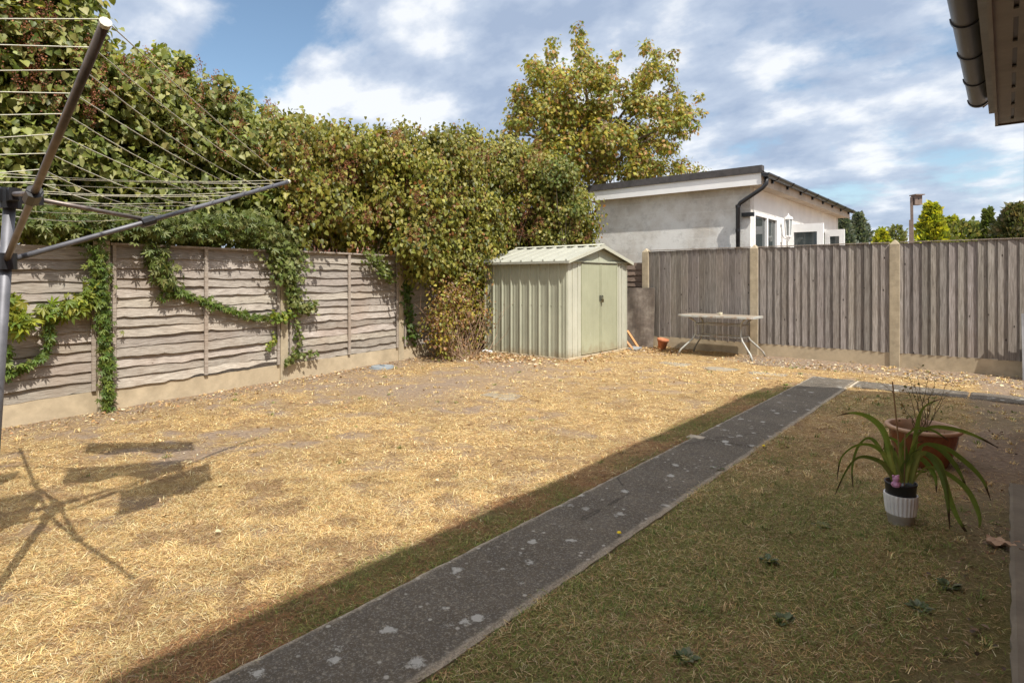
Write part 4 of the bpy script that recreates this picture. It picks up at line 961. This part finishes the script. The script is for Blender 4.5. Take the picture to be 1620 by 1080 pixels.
# ------------------------------------------------------------------ hedge shrubs, creepers
GR = [(.11,.14,.026),(.19,.215,.045),(.28,.30,.08),(.40,.40,.15)]; YG = [(.175,.18,.028),(.26,.25,.042),(.35,.32,.075),(.11,.125,.024),(.26,.12,.035)]
def shrub(name, label, poly, n, doff, r, per, size, cols, w, tmpl, root, droop=.7, pan=0, panpoly=None, ntw=40, edge=(), grp=None, d_abs=None, fill=.3, cat='shrub', extra=None):
    dfun = (lambda u, v: d_abs + random.uniform(*doff)) if d_abs else (lambda u, v: fence_depth(u) + random.uniform(*doff))
    cs, rs = fill_region(poly, n, dfun, *r)
    if extra: c2, r2 = fill_region(extra[0], extra[1], dfun, *r); cs += c2; rs += r2
    th = thing(name, root, label, cat, grp)
    parts = [clump_leaves(cs, rs, per, size, cols, w, tmpl, droop, .85, fill)]
    # upright leading shoots break the outline
    for (u, v, h) in edge:
        d = dfun(u, v); k = 7; c2 = [tuple(P(u+random.uniform(-4,4), v - h*s/k, d)) for s in range(k)]
        parts.append(clump_leaves(c2, [.07]*k, 22, size*.85, cols, w, tmpl, droop*.3, 1, .1))
    mesh_np('foliage', parts, M_leaf, th)
    if pan:
        pc_, _ = fill_region(panpoly or poly, pan, lambda u, v: fence_depth(u)+doff[0]-random.uniform(.0,.25), .1, .1); mesh_np('seed_heads', panicles(pc_), M_dry, th)
    mb = MB(); mb.col = (.7,.6,.5); twigs(mb, root, cs, ntw, .014); mb.build('stem', M_bark, th); return th
random.seed(11)
shrub('lilac_bush', 'tall green lilac bush with brown seed heads behind the left end of the lap fence',
      [(-80,-60),(125,-40),(145,60),(170,110),(235,100),(310,120),(365,160),(425,185),(455,225),(455,385),(-80,370)], 360, (.15, 1.3), (.18,.30), 215, .068, GR, [3,4,4,2], T_HEART,
      tuple(P(180, 440, 6.6).xy.to_3d()), .7, 70, [(-40,-30),(125,-30),(150,60),(175,90),(240,90),(310,110),(370,150),(430,175),(450,260),(300,250),(150,220),(0,140)], 60,
      [(185,115,25),(255,100,25),(290,110,20),(355,150,28),(390,165,20),(60,20,30)])
shrub('olive_bush', 'yellowing olive green bush drooping over the middle of the lap fence',
      [(440,215),(470,205),(560,222),(640,218),(690,225),(700,400),(650,405),(600,385),(530,365),(455,360)], 170, (-.10, 1.2), (.20,.32), 290, .058, YG, [3,5,4,2,.6], T_HEART,
      tuple(P(560, 440, 8.6).xy.to_3d()), 1.1, 60, None, 70, [(600,222,22),(640,215,16),(550,222,16),(480,215,14)])
shrub('dense_olive_bush', 'dense olive bush with drooping leaves hanging down to the shed roof',
      [(685,222),(730,218),(790,232),(850,240),(900,300),(932,355),(925,385),(870,385),(800,400),(760,470),(690,450),(660,425),(640,400),(660,300)], 215, (-.75, .5), (.20,.32), 280, .060, YG, [4,5,3,3,.9], T_HEART,
      tuple(P(740, 440, 10.5).xy.to_3d()), 1.1, 85, None, 80, extra=([(840,250),(885,270),(915,315),(938,362),(925,390),(850,390)], 50), edge= [(715,222,20),(745,222,14),(690,226,12)])
shrub('green_sapling', 'fresher green leaved sapling between the olive bush and the maple',
      [(858,262),(880,248),(905,255),(922,290),(918,318),(905,345),(893,338),(888,310),(868,305)], 30, (-.25,.15), (.09,.20), 70, .075, [(.11,.15,.032),(.17,.20,.045),(.26,.26,.07),(.24,.22,.05)], [2,3,1,2], T_MAPLE, tuple(P(890, 440, 10.6).xy.to_3d()), .8, ntw=12, d_abs=10.35)
shrub('thin_hedge', 'loose brown and green hedge low behind the annexe roof line',
      [(1000,245),(1060,255),(1100,262),(1120,272),(1000,282)], 30, (-.3,.8), (.2,.3), 90, .09, YG, [2,3,2,3,2], T_OVAL, tuple(P(1050, 440, 19).xy.to_3d()), .3, ntw=20, d_abs=18.5)
# dry scraggy shrub at the foot
def fp(u, v, off=0.0):
    "point on the left fence face, off metres into the garden"
    d = fence_depth(u); q = P(u, v, d); r = Vector((0,0,CH)) ; dirv = (q - r); k = 1 - off/max(.3, abs(dirv.dot(fn))); return r + dirv*k
cs, rs = fill_region([(690,450),(760,440),(772,470),(768,545),(740,566),(705,562),(680,520)], 80, lambda u, v: fence_depth(u) - random.uniform(.3,1.1), .12, .20)
ds = thing('scraggy_shrub', tuple(G(725, 570)), 'half dead twiggy shrub with yellow leaves between lap fence and shed', 'shrub')
mesh_np('foliage', [clump_leaves(cs, rs, 55, .05, [(.42,.34,.06),(.30,.30,.07),(.36,.20,.09),(.24,.15,.09)], [3,3,3,2], T_OVAL, .6, 1, .0)], M_leaf, ds)
mb = MB(); mb.col = (1,.9,.8); r0 = G(725, 568)
for k in range(60):
    a = r0 + Vector((random.uniform(-.3,.3), random.uniform(-.25,.3), 0)); b_ = a + Vector((random.gauss(0,.32), random.gauss(0,.28), random.uniform(.25,1.1))); m_ = a.lerp(b_, .35)+Vector((random.uniform(-.14,.14), random.uniform(-.14,.14), .05)); m2 = a.lerp(b_, .7)+Vector((random.uniform(-.14,.14), random.uniform(-.14,.14), .05)); mb.tube([a, m_, m2, b_], [.005,.004,.003,.0015], 4)
mb.build('stem', mat_simple('dry twig', (.30,.20,.13), .9, .3), ds)

def vine(name, label, path, spread, nleaf, size, cols, w, tmpl, off=(.05,.14), grp=None, stems=True):
    th = thing(name, tuple(fp(*path[-1], .06)), label, 'creeper', grp); seg = [(Vector(path[i]), Vector(path[i+1])) for i in range(len(path)-1)]
    Ls = [max(1, (b-a).length) for a, b in seg]; pts = []
    for k in range(nleaf):
        i = random.choices(range(len(seg)), Ls)[0]; t_ = random.random(); q = seg[i][0].lerp(seg[i][1], t_); s = spread[i] if hasattr(spread, '__len__') else spread
        pts.append(tuple(fp(q.x+random.gauss(0, s*.5), q.y+random.gauss(0, s*.5), random.uniform(*off))))
    pts = np.array(pts); N = len(pts); nf = np.array(fn)
    nrm = nz(nf + rng.normal(size=(N,3))*.45 + np.array((0,-.1,.4))); tip = nz(rng.normal(size=(N,3))*.5 + np.array((0,0,-.8)) + nf*.3)
    mesh_np('foliage', [leaf_arrays(pts, tip, nrm, size*rng.uniform(.6,1.25,N), pal(cols, w, N), tmpl)], M_leaf, th)
    if stems:
        mb = MB(); mb.col = (.7,.6,.5)
        for k in range(3): mb.tube([fp(q[0]+random.uniform(-3,3), q[1]+random.uniform(-3,3), .055+.012*k) for q in path], .005, 5)
        mb.build('stem', M_bark, th)
    return th
VG = [(.09,.15,.025),(.14,.20,.035),(.20,.25,.05)]; VY = [(.24,.29,.03),(.32,.34,.05),(.15,.21,.035)]; VD = [(.08,.115,.02),(.14,.175,.04),(.22,.24,.08)]
vine('creeper_mass', 'thick dark green creeper spilling over the top of the left lap fence', [(20,335),(120,355),(200,350),(300,358),(380,355),(445,372)], [22,20,22,24,26], 2500, .068, VD, [3,4,3], T_PALM, (-.12,.26))
vine('creeper_mass', 'creeper tuft hanging from the fence top between left post and next batten', [(240,395),(262,440),(275,452)], [18,14], 170, .075, VD, [2,4,3], T_PALM, (.04,.18))
vine('creeper_column', 'leafy green creeper climbing the first post from lawn to fence top', [(152,390),(160,450),(165,520),(168,585),(172,645)], [20,13,10,10], 620, .05, VG, [3,4,2], T_PALM, (.06,.17))
vine('creeper_spray', 'bright yellow green creeper spray hanging at the far left of the fence', [(14,480),(28,500),(32,520)], [16,14], 120, .10, VY, [3,2,2], T_PALM, (.06,.2))
vine('creeper_spray', 'green creeper spray running left from the leafy first post', [(150,470),(120,480),(92,495),(70,488)], [16,14,12], 210, .08, VY, [1,2,3], T_PALM, (.05,.16))
vine('creeper_spray', 'thin creeper strand trailing down the middle of the leftmost panel', [(80,505),(78,540),(66,565),(30,582),(10,590)], [7,5,6,6], 150, .055, VG, [2,3,1], T_PALM, (.04,.12))
vine('creeper_spray', 'creeper strand hanging at the very left edge of the fence', [(10,545),(8,575),(12,600)], [8,7], 60, .06, VG, [2,3,1], T_PALM, (.04,.12))
vine('creeper_strand', 'long creeper strand running down across the second panel to the post', [(255,460),(290,465),(330,478),(370,490),(400,502),(440,498)], [10,7,6,6,7], 260, .055, VG, [2,3,1], T_PALM, (.04,.11))
vine('ivy', 'ivy clump over the top of the second concrete post', [(448,392),(452,415),(455,432)], [30,24], 620, .055, VD, [1,3,3], T_IVY, (.06,.22))
vine('ivy', 'ivy trailing down beside the second concrete post with a branch to the right', [(455,435),(466,455),(462,480),(480,486),(500,483)], [16,14,12,9], 420, .048, VD, [1,3,3], T_IVY, (.05,.16))
vine('ivy', 'yellow green ivy tuft crossing the face of the second concrete post', [(432,498),(447,503),(462,492)], [7,9], 120, .05, VY, [1,1,3], T_IVY, (.08,.15))
vine('ivy', 'ivy branch creeping low and right of the second post', [(468,500),(474,540),(456,570),(452,575),(470,560),(500,558)], [9,9,5,5,6], 210, .042, VD, [1,3,3], T_IVY, (.05,.13))
vine('ivy', 'small ivy wisp left of the second post foot', [(434,530),(430,545),(422,550)], 5, 40, .045, VY, [1,1,2], T_IVY, (.04,.1))
vine('ivy', 'ivy hanging at the top of the third concrete post', [(582,402),(600,416),(612,432),(622,440)], [12,12,10], 200, .06, VD, [2,3,2], T_IVY, (.06,.2))
vine('ivy', 'green ivy growing down the right side of the third concrete post', [(642,448),(645,485),(648,515),(655,540)], [7,7,10], 320, .06, [(.07,.12,.02),(.11,.17,.035),(.16,.21,.06)], [2,3,1], T_IVY, (.03,.10))

# ------------------------------------------------------------------ maple tree
random.seed(4)
MC = [(915,45,10),(914,65,14),(918,85,18),(875,66,11),(873,86,14),(925,115,28),(860,112,26),(895,140,30),(950,130,25),(975,86,10),(965,105,14),(838,102,10),(820,140,15),(825,165,22),(818,200,22),(800,213,10),(850,170,28),(880,190,30),(915,180,32),(950,170,28),(985,135,14),(1022,82,14),(1042,88,14),(1066,84,9),(1030,110,20),(1055,115,16),(1066,138,10),(1015,130,20),(1000,165,26),(1040,165,23),(1075,152,13),(1104,153,8),(1110,178,8),(1085,183,20),(1060,195,26),(1098,200,10),(1020,205,28),(980,215,30),(940,220,32),(900,225,32),(860,230,30),(830,240,20),(1050,228,20),(1075,212,13),(1010,245,26),(960,258,30),(920,260,30),(880,265,30),(1040,262,14),(1070,262,12),(850,265,25),(1000,268,20)]
mr = P(950, 440, 13.0); mr.z = 0
mpl = thing('maple_tree', tuple(mr), 'maple tree turning yellow and orange beyond the shed and annexe', 'tree')
cs = []; rs = []
for u, v, r in MC:
    k = 1 if r < 12 else 3 if r < 20 else 6
    for j in range(k):
        a = random.uniform(0, 6.28); q = random.uniform(0, .72)*r*(0 if k == 1 else 1); rr_ = r*(.95 if k == 1 else .60)
        cs.append(tuple(P(u+math.cos(a)*q, v+math.sin(a)*q, 13.0 + random.uniform(-1, 1)*min(1.3, r*.045)))); rs.append(rr_*13/930)
mesh_np('crown', [clump_leaves(cs, rs, 125, .098, [(.42,.35,.055),(.32,.31,.055),(.19,.23,.045),(.44,.24,.075),(.22,.14,.055)], [4,5,5,2,1.5], T_MAPLE, .8, .9, .05)], M_leaf, mpl)
mb = MB(); mb.col = (.6,.5,.42); mb.tube([mr, mr+Vector((.05,.02,1.4)), P(948, 300, 13), P(935, 200, 13), P(916, 70, 13)], [.16,.13,.09,.05,.012], 10)
fork = P(945, 290, 13)
for (u, v) in ((1030,110),(1100,180),(1060,140),(1075,200),(820,200),(825,150),(873,90),(860,170),(975,100),(1010,150),(880,230),(1000,230),(800,215),(930,130),(960,170)):
    e = P(u, v, 13+random.uniform(-.6,.6)); s = P(random.uniform(938,950), random.uniform(230,320), 13); m1 = s.lerp(e, .4)+Vector((random.uniform(-.15,.15),0,.1)); m2 = s.lerp(e, .75)+Vector((0,random.uniform(-.1,.1),.08)); mb.tube([s, m1, m2, e], [.045,.03,.018,.006], 6)
mb.build('trunk', M_bark, mpl)

# ------------------------------------------------------------------ background conifers and bird box
def conifer(u, vt, wpx, d, cols, label, name='conifer', cone=True, dens=1.0, size=.16):
    b0 = P(u, 440, d); b0.z = 0; H = CH + (HV-vt)*d/FPX; R = wpx*d/FPX/2; th = thing(name, tuple(b0), label, 'tree', 'conifers beyond the back fence')
    N = int(4200*dens); t_ = rng.uniform(.0, 1, N)**.8; a = rng.uniform(0, 6.283, N)
    lump = 1 + .25*np.sin(a*3+t_*9+u) + .2*np.sin(a*5-t_*21)
    rad = R*(((1-t_)**.75 if cone else np.sqrt(np.clip(1-(t_*2-1)**2, .02, 1))))*lump*rng.uniform(.35,1.25,N) + .04
    pts = np.stack([b0.x+np.cos(a)*rad, b0.y+np.sin(a)*rad, .5+(H-.5)*t_ + rng.normal(size=N)*.06], -1)
    outw = np.stack([np.cos(a), np.sin(a), np.full(N, .9)], -1)
    mesh_np('crown', [leaf_arrays(pts, nz(outw+rng.normal(size=(N,3))*.4), nz(rng.normal(size=(N,3))+np.array((.3,-.5,.3))), size*rng.uniform(.6,1.3,N), pal(cols, [1]*len(cols), N), T_OVAL)], M_leaf, th)
    MB().tube([b0, b0+Vector((0,0,H*.93))], [.10,.015], 7).build('trunk', M_bark, th)
BL = [(.17,.21,.16),(.25,.28,.22),(.11,.14,.10)]; YL = [(.55,.54,.05),(.40,.43,.055),(.22,.27,.05)]; DG = [(.14,.17,.06),(.20,.23,.08),(.27,.27,.11)]
conifer(1334, 344, 40, 24, BL, 'grey green conifer touching the right end of the annexe'); conifer(1358, 341, 62, 26, BL, 'blue grey conifer, the second right of the annexe')
conifer(1395, 368, 46, 22, YL, 'low yellow conifer left of the bird box pole', dens=.7); conifer(1418, 359, 26, 30, DG, 'small dark tree top left of the bird box pole', cone=False, dens=.4)
conifer(1474, 328, 60, 18, YL, 'bright yellow green conifer right beside the bird box pole', dens=1.5); conifer(1505, 350, 60, 19, YL, 'lower yellow green conifer shoulder right of the brightest one')
conifer(1520, 356, 110, 19, DG, 'dull green bush between the yellow conifer and the slim spire', cone=False); conifer(1563, 336, 26, 18, [(.12,.16,.05),(.18,.22,.06)], 'slim pale spired conifer near the right end of the fence', dens=.6, size=.12)
conifer(1580, 364, 110, 18, YL, 'low yellow hedge conifer under the slim spire'); conifer(1607, 328, 44, 17, [(.12,.13,.06),(.22,.19,.09),(.09,.11,.04)], 'mottled rounded bush at the right edge above the fence', cone=False, dens=1.2, size=.13)
bd = 15.0; pb = P(1446, 440, bd); pb.z = 0
bb = thing('bird_box', tuple(pb), 'wooden bird box on a leaning pole beyond the back fence', 'bird box'); M_bw = mat_simple('grey brown timber', (.20,.15,.125), .9, .25, 12)
MB().beam(pb, P(1442, 312, bd), .06, .06).build('pole', M_bw, bb); q = P(1441, 385, bd); MB().beam(Vector((q.x,q.y,0)), P(1441, 348, bd), .09, .07).build('post', M_bw, bb)
bc = P(1450, 317, bd); mb = MB(); X_, Y_ = R3, F3
def obx(mb, c, sx, sy, sz): mb.hexa([c+X_*a*sx+Y_*b*sy+Vector((0,0,z*sz)) for z in (-1,1) for a, b in ((-1,-1),(1,-1),(1,1),(-1,1))])
obx(mb, bc, .09, .08, .12); bo = mb.build('box', M_bw, bb); mb = MB(); obx(mb, bc+Vector((0,0,.132))-Y_*.02, .12, .12, .012); mb.build('roof', M_bw, bo)
hl = MB(); hl.tube([bc-Y_*.081+Vector((0,0,.03)), bc-Y_*.088+Vector((0,0,.03))], .018, 10); hl.build('entrance_hole', M_blackpl, bo)

# ------------------------------------------------------------------ loose ground cover (uncountable)
def lawn_grass():
    parts = []; groups = []
    def sample(n, d0, d1):
        d = np.sqrt(rng.uniform(d0*d0, d1*d1, n)); r = rng.uniform(-.98, .95, n)
        x = -math.sin(YAW)*d + math.cos(YAW)*r*d; y = math.cos(YAW)*d + math.sin(YAW)*r*d; return x, y
    for n, d0, d1, L, wd in ((420000, 1.5, 3.6, .034, .00065), (270000, 3.6, 6.2, .034, .0011), (150000, 6.2, 10.2, .04, .0022)):
        x, y = sample(n, d0, d1)
        if d0 < 6: x = np.concatenate([x, np.where(rng.random(9000) < .55, -1.318, -1.808) + rng.normal(0, .016, 9000)]); y = np.concatenate([y, rng.uniform(.6, 7.6, 9000)]); n = len(x)
        g, s = zones(x, y); fx = -6.26-.138*(y-1.68)
        onp = ((x > -1.80) & (x < -1.325) & (y < 7.8)) | ((y > 7.38) & (y < 7.79) & (x > -1.31)) | ((x > .0) & (y < 4.43))
        inshed = (x > SX0-.05) & (x < SX1+.03) & (y > SY0-.03)
        edge = ((x > -1.80) & (x < -1.325) & (y < 7.8)) & ((x < -1.77) | (x > -1.36))
        pr = np.clip(1.05 - s*.95, .03, 1)*np.clip(.35 + 1.2*fbm(x, y, 3, 4, 33), 0, 1)
        keep = (~onp | (edge & (rng.random(n) < .35))) & ~inshed & (x > fx+.04) & (y < YF-.05) & (rng.random(n) < pr)
        x, y, g, s = x[keep], y[keep], g[keep], s[keep]; N = len(x)
        isg = rng.random(N) < np.clip(g*1.0-.12, 0, .66); brown = rng.random(N) < .38 + .25*g
        col = pal([(.58,.40,.165),(.72,.55,.27),(.43,.26,.095),(.84,.71,.42),(.24,.13,.05)], [5,4,4,2,3], N, .3)
        colb = pal([(.36,.21,.095),(.48,.32,.16),(.22,.125,.06),(.64,.48,.28)], [3,3,2,2], N); colg = pal([(.14,.18,.03),(.20,.24,.05),(.30,.30,.08),(.07,.10,.02)], [3,3,2,2], N)
        tone = (.42 + .62*fbm(x, y, 1.4, 4, 50) + .58*fbm(x, y, 9, 3, 61))[:,None]; spk = (fbm(x, y, 6, 3, 77) > .62) & (rng.random(N) < .75); col = col*tone
        inr = ((x > -1.4) & (y < 7.3)) | (x > -2.06) & (x < -1.7) | (g > .2); col = np.where(spk[:,None], colb*.75, col); shade_strip = (x > -2.06 + .05*np.sin(y*5)) & (x < -1.78) & (y < 7.2); rust = pal([(.30,.13,.05),(.20,.10,.045),(.38,.22,.10),(.14,.08,.04)], [3,3,2,2], N); col = np.where((brown & inr)[:,None], colb, col); col = np.where((shade_strip & (rng.random(N) < .8))[:,None], rust, col); col = np.where(isg[:,None], colg, col)  # strip blades browned to deepen the house shadow: shade put into their colour
        az = rng.uniform(0, 6.283, N); el = np.abs(rng.normal(0, .22, N)) + .04 + isg*.35; Ln = L*rng.uniform(.45, 1.5, N)*(1-.35*isg)
        h = np.stack([np.cos(az), np.sin(az), np.zeros(N)], -1); side = np.stack([-np.sin(az), np.cos(az), np.zeros(N)], -1)*(wd*rng.uniform(.6,1.5,N))[:,None]
        z0 = (fbm(x, y, 1.6, 4, 21)-.5)*.035 + (fbm(x, y, 7, 2, 5)-.5)*.012 - .001 + rng.uniform(0,.010,N); b = np.stack([x, y, z0], -1)
        curl = rng.normal(0, .10, N)[:,None]*np.stack([-np.sin(az), np.cos(az), np.zeros(N)], -1)
        m = b + (h*np.cos(el)[:,None] + np.array((0,0,1))*np.sin(el)[:,None])*(Ln*.55)[:,None]
        e = m + (h*np.cos(el*.1)[:,None] + curl + np.array((0,0,1))*(np.sin(el*.3)-.12)[:,None])*(Ln*.45)[:,None]
        e[:,2] = np.maximum(e[:,2], z0 + .001)
        V = np.stack([b-side, b+side, m-side*.8, m+side*.8, e], 1).reshape(-1, 3); i0 = np.arange(N)[:,None]*5
        Fc = np.concatenate([i0+np.array([[0,1,3]]), i0+np.array([[0,3,2]]), i0+np.array([[2,3,4]])], 0)
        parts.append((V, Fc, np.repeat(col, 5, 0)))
    # rooted tufts
    nt = 2600; x, y = sample(nt, 1.5, 8.0); g, s = zones(x, y)
    ok = ~(((x > -1.83) & (x < -1.30) & (y < 7.85)) | ((y > 7.34) & (y < 7.84) & (x > -1.4)) | ((x > -.04) & (y < 4.5)) | ((x > SX0-.1) & (x < SX1+.08) & (y > SY0-.08))) & (x > -6.2-.138*(y-1.68)) & (y < YF-.2)
    ok &= rng.random(nt) < np.where(x > -1.4, .95, .35); x, y, g = x[ok], y[ok], g[ok]; k = 16; T = len(x)
    xx = np.repeat(x, k) + rng.normal(0, .012, T*k); yy = np.repeat(y, k) + rng.normal(0, .012, T*k); gg = np.repeat((rng.random(T) < np.clip(g*1.1, .08, .85)), k); N = T*k
    az = rng.uniform(0, 6.283, N); el = rng.uniform(.35, 1.25, N); Ln = np.repeat(rng.uniform(.020, .042, T), k)*rng.uniform(.6, 1.3, N)
    h = np.stack([np.cos(az), np.sin(az), np.zeros(N)], -1); sd = np.stack([-np.sin(az), np.cos(az), np.zeros(N)], -1)*.0011*np.repeat(1+.35*(np.hypot(x, y)-2).clip(0), k)[:,None]
    b = np.stack([xx, yy, (fbm(xx, yy, 1.6, 4, 21)-.5)*.035 + (fbm(xx, yy, 7, 2, 5)-.5)*.012], -1)
    m = b + (h*np.cos(el)[:,None] + np.array((0,0,1))*np.sin(el)[:,None])*(Ln*.6)[:,None]; e = m + (h*np.cos(el*.5)[:,None] + np.array((0,0,1))*np.sin(el*.5)[:,None]*.6)*(Ln*.5)[:,None]
    cg = pal([(.12,.17,.03),(.19,.24,.05),(.08,.12,.025),(.30,.31,.09)], [3,3,2,1], N); cs_ = pal([(.60,.42,.18),(.78,.62,.34),(.40,.25,.1)], [3,3,2], N)
    col = np.where(gg[:,None], cg, cs_)
    V = np.stack([b-sd, b+sd, m-sd*.8, m+sd*.8, e], 1).reshape(-1, 3); i0 = np.arange(N)[:,None]*5
    parts.append((V, np.concatenate([i0+np.array([[0,1,3]]), i0+np.array([[0,3,2]]), i0+np.array([[2,3,4]])], 0), np.repeat(col, 5, 0)))
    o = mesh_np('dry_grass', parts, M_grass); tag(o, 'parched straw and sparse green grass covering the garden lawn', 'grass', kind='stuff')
lawn_grass()
def litter():
    n = 9000; out = []
    def band(n, fxy, size, cols, w):
        xy = np.array([fxy() for _ in range(n)]); pts = np.stack([xy[:,0], xy[:,1], rng.uniform(.0,.022,n)], -1)
        nrm = nz(rng.normal(size=(n,3))*.45+np.array((0,0,1))); tip = nz(rng.normal(size=(n,3))*np.array((1,1,.2))); out.append(leaf_arrays(pts, tip, nrm, size*rng.uniform(.5,1.3,n), pal(cols, w, n), T_OVAL))
    TAN = [(.50,.33,.16),(.62,.46,.26),(.38,.22,.10),(.28,.17,.09),(.7,.6,.42)]
    def f1():
        y = random.uniform(.3, 7.4); return FX(y)+.07+abs(random.gauss(0,.22)), y
    def f2(): return random.gauss(-6.2,.55), random.gauss(6.55,.30)
    def f3(): return random.uniform(-4.9,-3.9), random.gauss(9.1,.3)
    def f4(): return random.uniform(-3.3, .9), 8.42+abs(random.gauss(.3,.3))
    def f5(): return random.uniform(-5.1,-4.4), random.gauss(7.6,.6)
    band(1500, f1, .028, TAN, [3,2,3,2,1]); band(2600, f2, .045, TAN, [3,3,3,2,2]); band(600, f3, .045, TAN, [3,2,3,2,1]); band(900, f4, .034, TAN, [2,3,2,2,3]); band(400, f5, .04, TAN, [3,2,3,2,1])
    def f6(): return random.uniform(-6,-2), random.uniform(1,8)
    band(300, f6, .03, TAN, [3,2,3,2,2])
    def f7(): return random.gauss(-.1,.09), random.uniform(2,6)
    band(160, f7, .022, [(.16,.10,.06),(.25,.16,.1),(.10,.07,.05)], [1,1,1])
    for v, f, c in out:
        bad = (v[:,1] > YF-.06); v[bad,1] = YF-.1
    o = mesh_np('leaf_litter', out, M_dry); tag(o, 'fallen tan leaves scattered along the foot of both fences', 'leaf litter', kind='stuff')
litter()
def pebbles():
    parts = []; n = 1500; V = np.array([(1,0,0),(-1,0,0),(0,1,0),(0,-1,0),(0,0,.7),(0,0,-.7)]); Fq = np.array([(0,2,4),(2,1,4),(1,3,4),(3,0,4),(2,0,5),(1,2,5),(3,1,5),(0,3,5)])
    x = np.concatenate([rng.uniform(-3.3,.9,1100), rng.uniform(-6.3,-2.2,400)]); y = np.concatenate([8.42+np.abs(rng.normal(.25,.3,1100)), rng.uniform(1.5,8,400)])
    y = np.minimum(y, YF-.12); fx = -6.2-.138*(y-1.68); x = np.maximum(x, fx+.1); s = rng.uniform(.005,.014,n)*np.where(np.arange(n)<1100, 1, .8)
    P_ = np.stack([x, y, s*.3], -1); vv = P_[:,None,:] + V[None]*s[:,None,None]*rng.uniform(.6,1.2,(n,6,1)); ff = (np.arange(n)[:,None,None]*6+Fq[None]).reshape(-1,3)
    o = mesh_np('pebbles', [(vv.reshape(-1,3), ff, np.repeat(pal([(.45,.38,.28),(.62,.54,.42),(.26,.21,.16),(.34,.27,.19)], [2,2,2,2], n), 6, 0))], mat_attr('pebble')); tag(o, 'small stones in the soil strip under the back fence', 'pebbles', kind='stuff')
pebbles()
# weeds
random.seed(9)
WD = [(1135,745,'grey green thistle rosette in the grass just right of the path joint'),(1215,890,'grey green thistle in the shaded grass left of the white pot'),(1300,835,'grey green thistle rosette nearest the white pot'),(1240,985,'thistle rosette in the middle of the near shaded grass'),(1455,965,'thistle rosette below the drooping strap leaves'),(1500,930,'spreading dark weed right of the lowest strap leaf'),(1085,1045,'thistle rosette at the bottom of the shaded grass near the path')]
for (u, v, lab) in WD:
    g = G(u, v); n = 22; a = rng.uniform(0, 6.283, n); pts = np.array(g)+np.stack([np.cos(a)*.012, np.sin(a)*.012, np.full(n,.008)], -1); tip = np.stack([np.cos(a), np.sin(a), rng.uniform(.1,.6,n)], -1)
    th = mesh_np('weed', [leaf_arrays(pts, tip, np.tile((0,0,1.), (n,1))+rng.normal(size=(n,3))*.2, rng.uniform(.018,.04,n), pal([(.10,.13,.06),(.15,.17,.09)], [1,1], n), T_OVAL)], M_leaf, None, tuple(g)); tag(th, lab, 'weed', 'weeds in the shaded grass')
for u, v, lab in ((978, 853, 'tiny yellow dandelion flower at the right edge of the path'), (1207, 712, 'tiny yellow flowers on the path edge by the crack')):
    g = G(u, v); mb = MB(); mb.col = (.12,.15,.04); mb.tube([g, g+Vector((.005,0,.03))], .0015, 4); mb.col = (.75,.55,.03); mb.lathe(g+Vector((.005,0,.03)), [(.001,-.002),(.011,.003),(.008,.008),(.001,.007)], 9)
    tag(mb.build('yellow_flower', mat_attr('flower %d' % u), origin=tuple(g)), lab, 'flower', 'yellow flowers by the path')
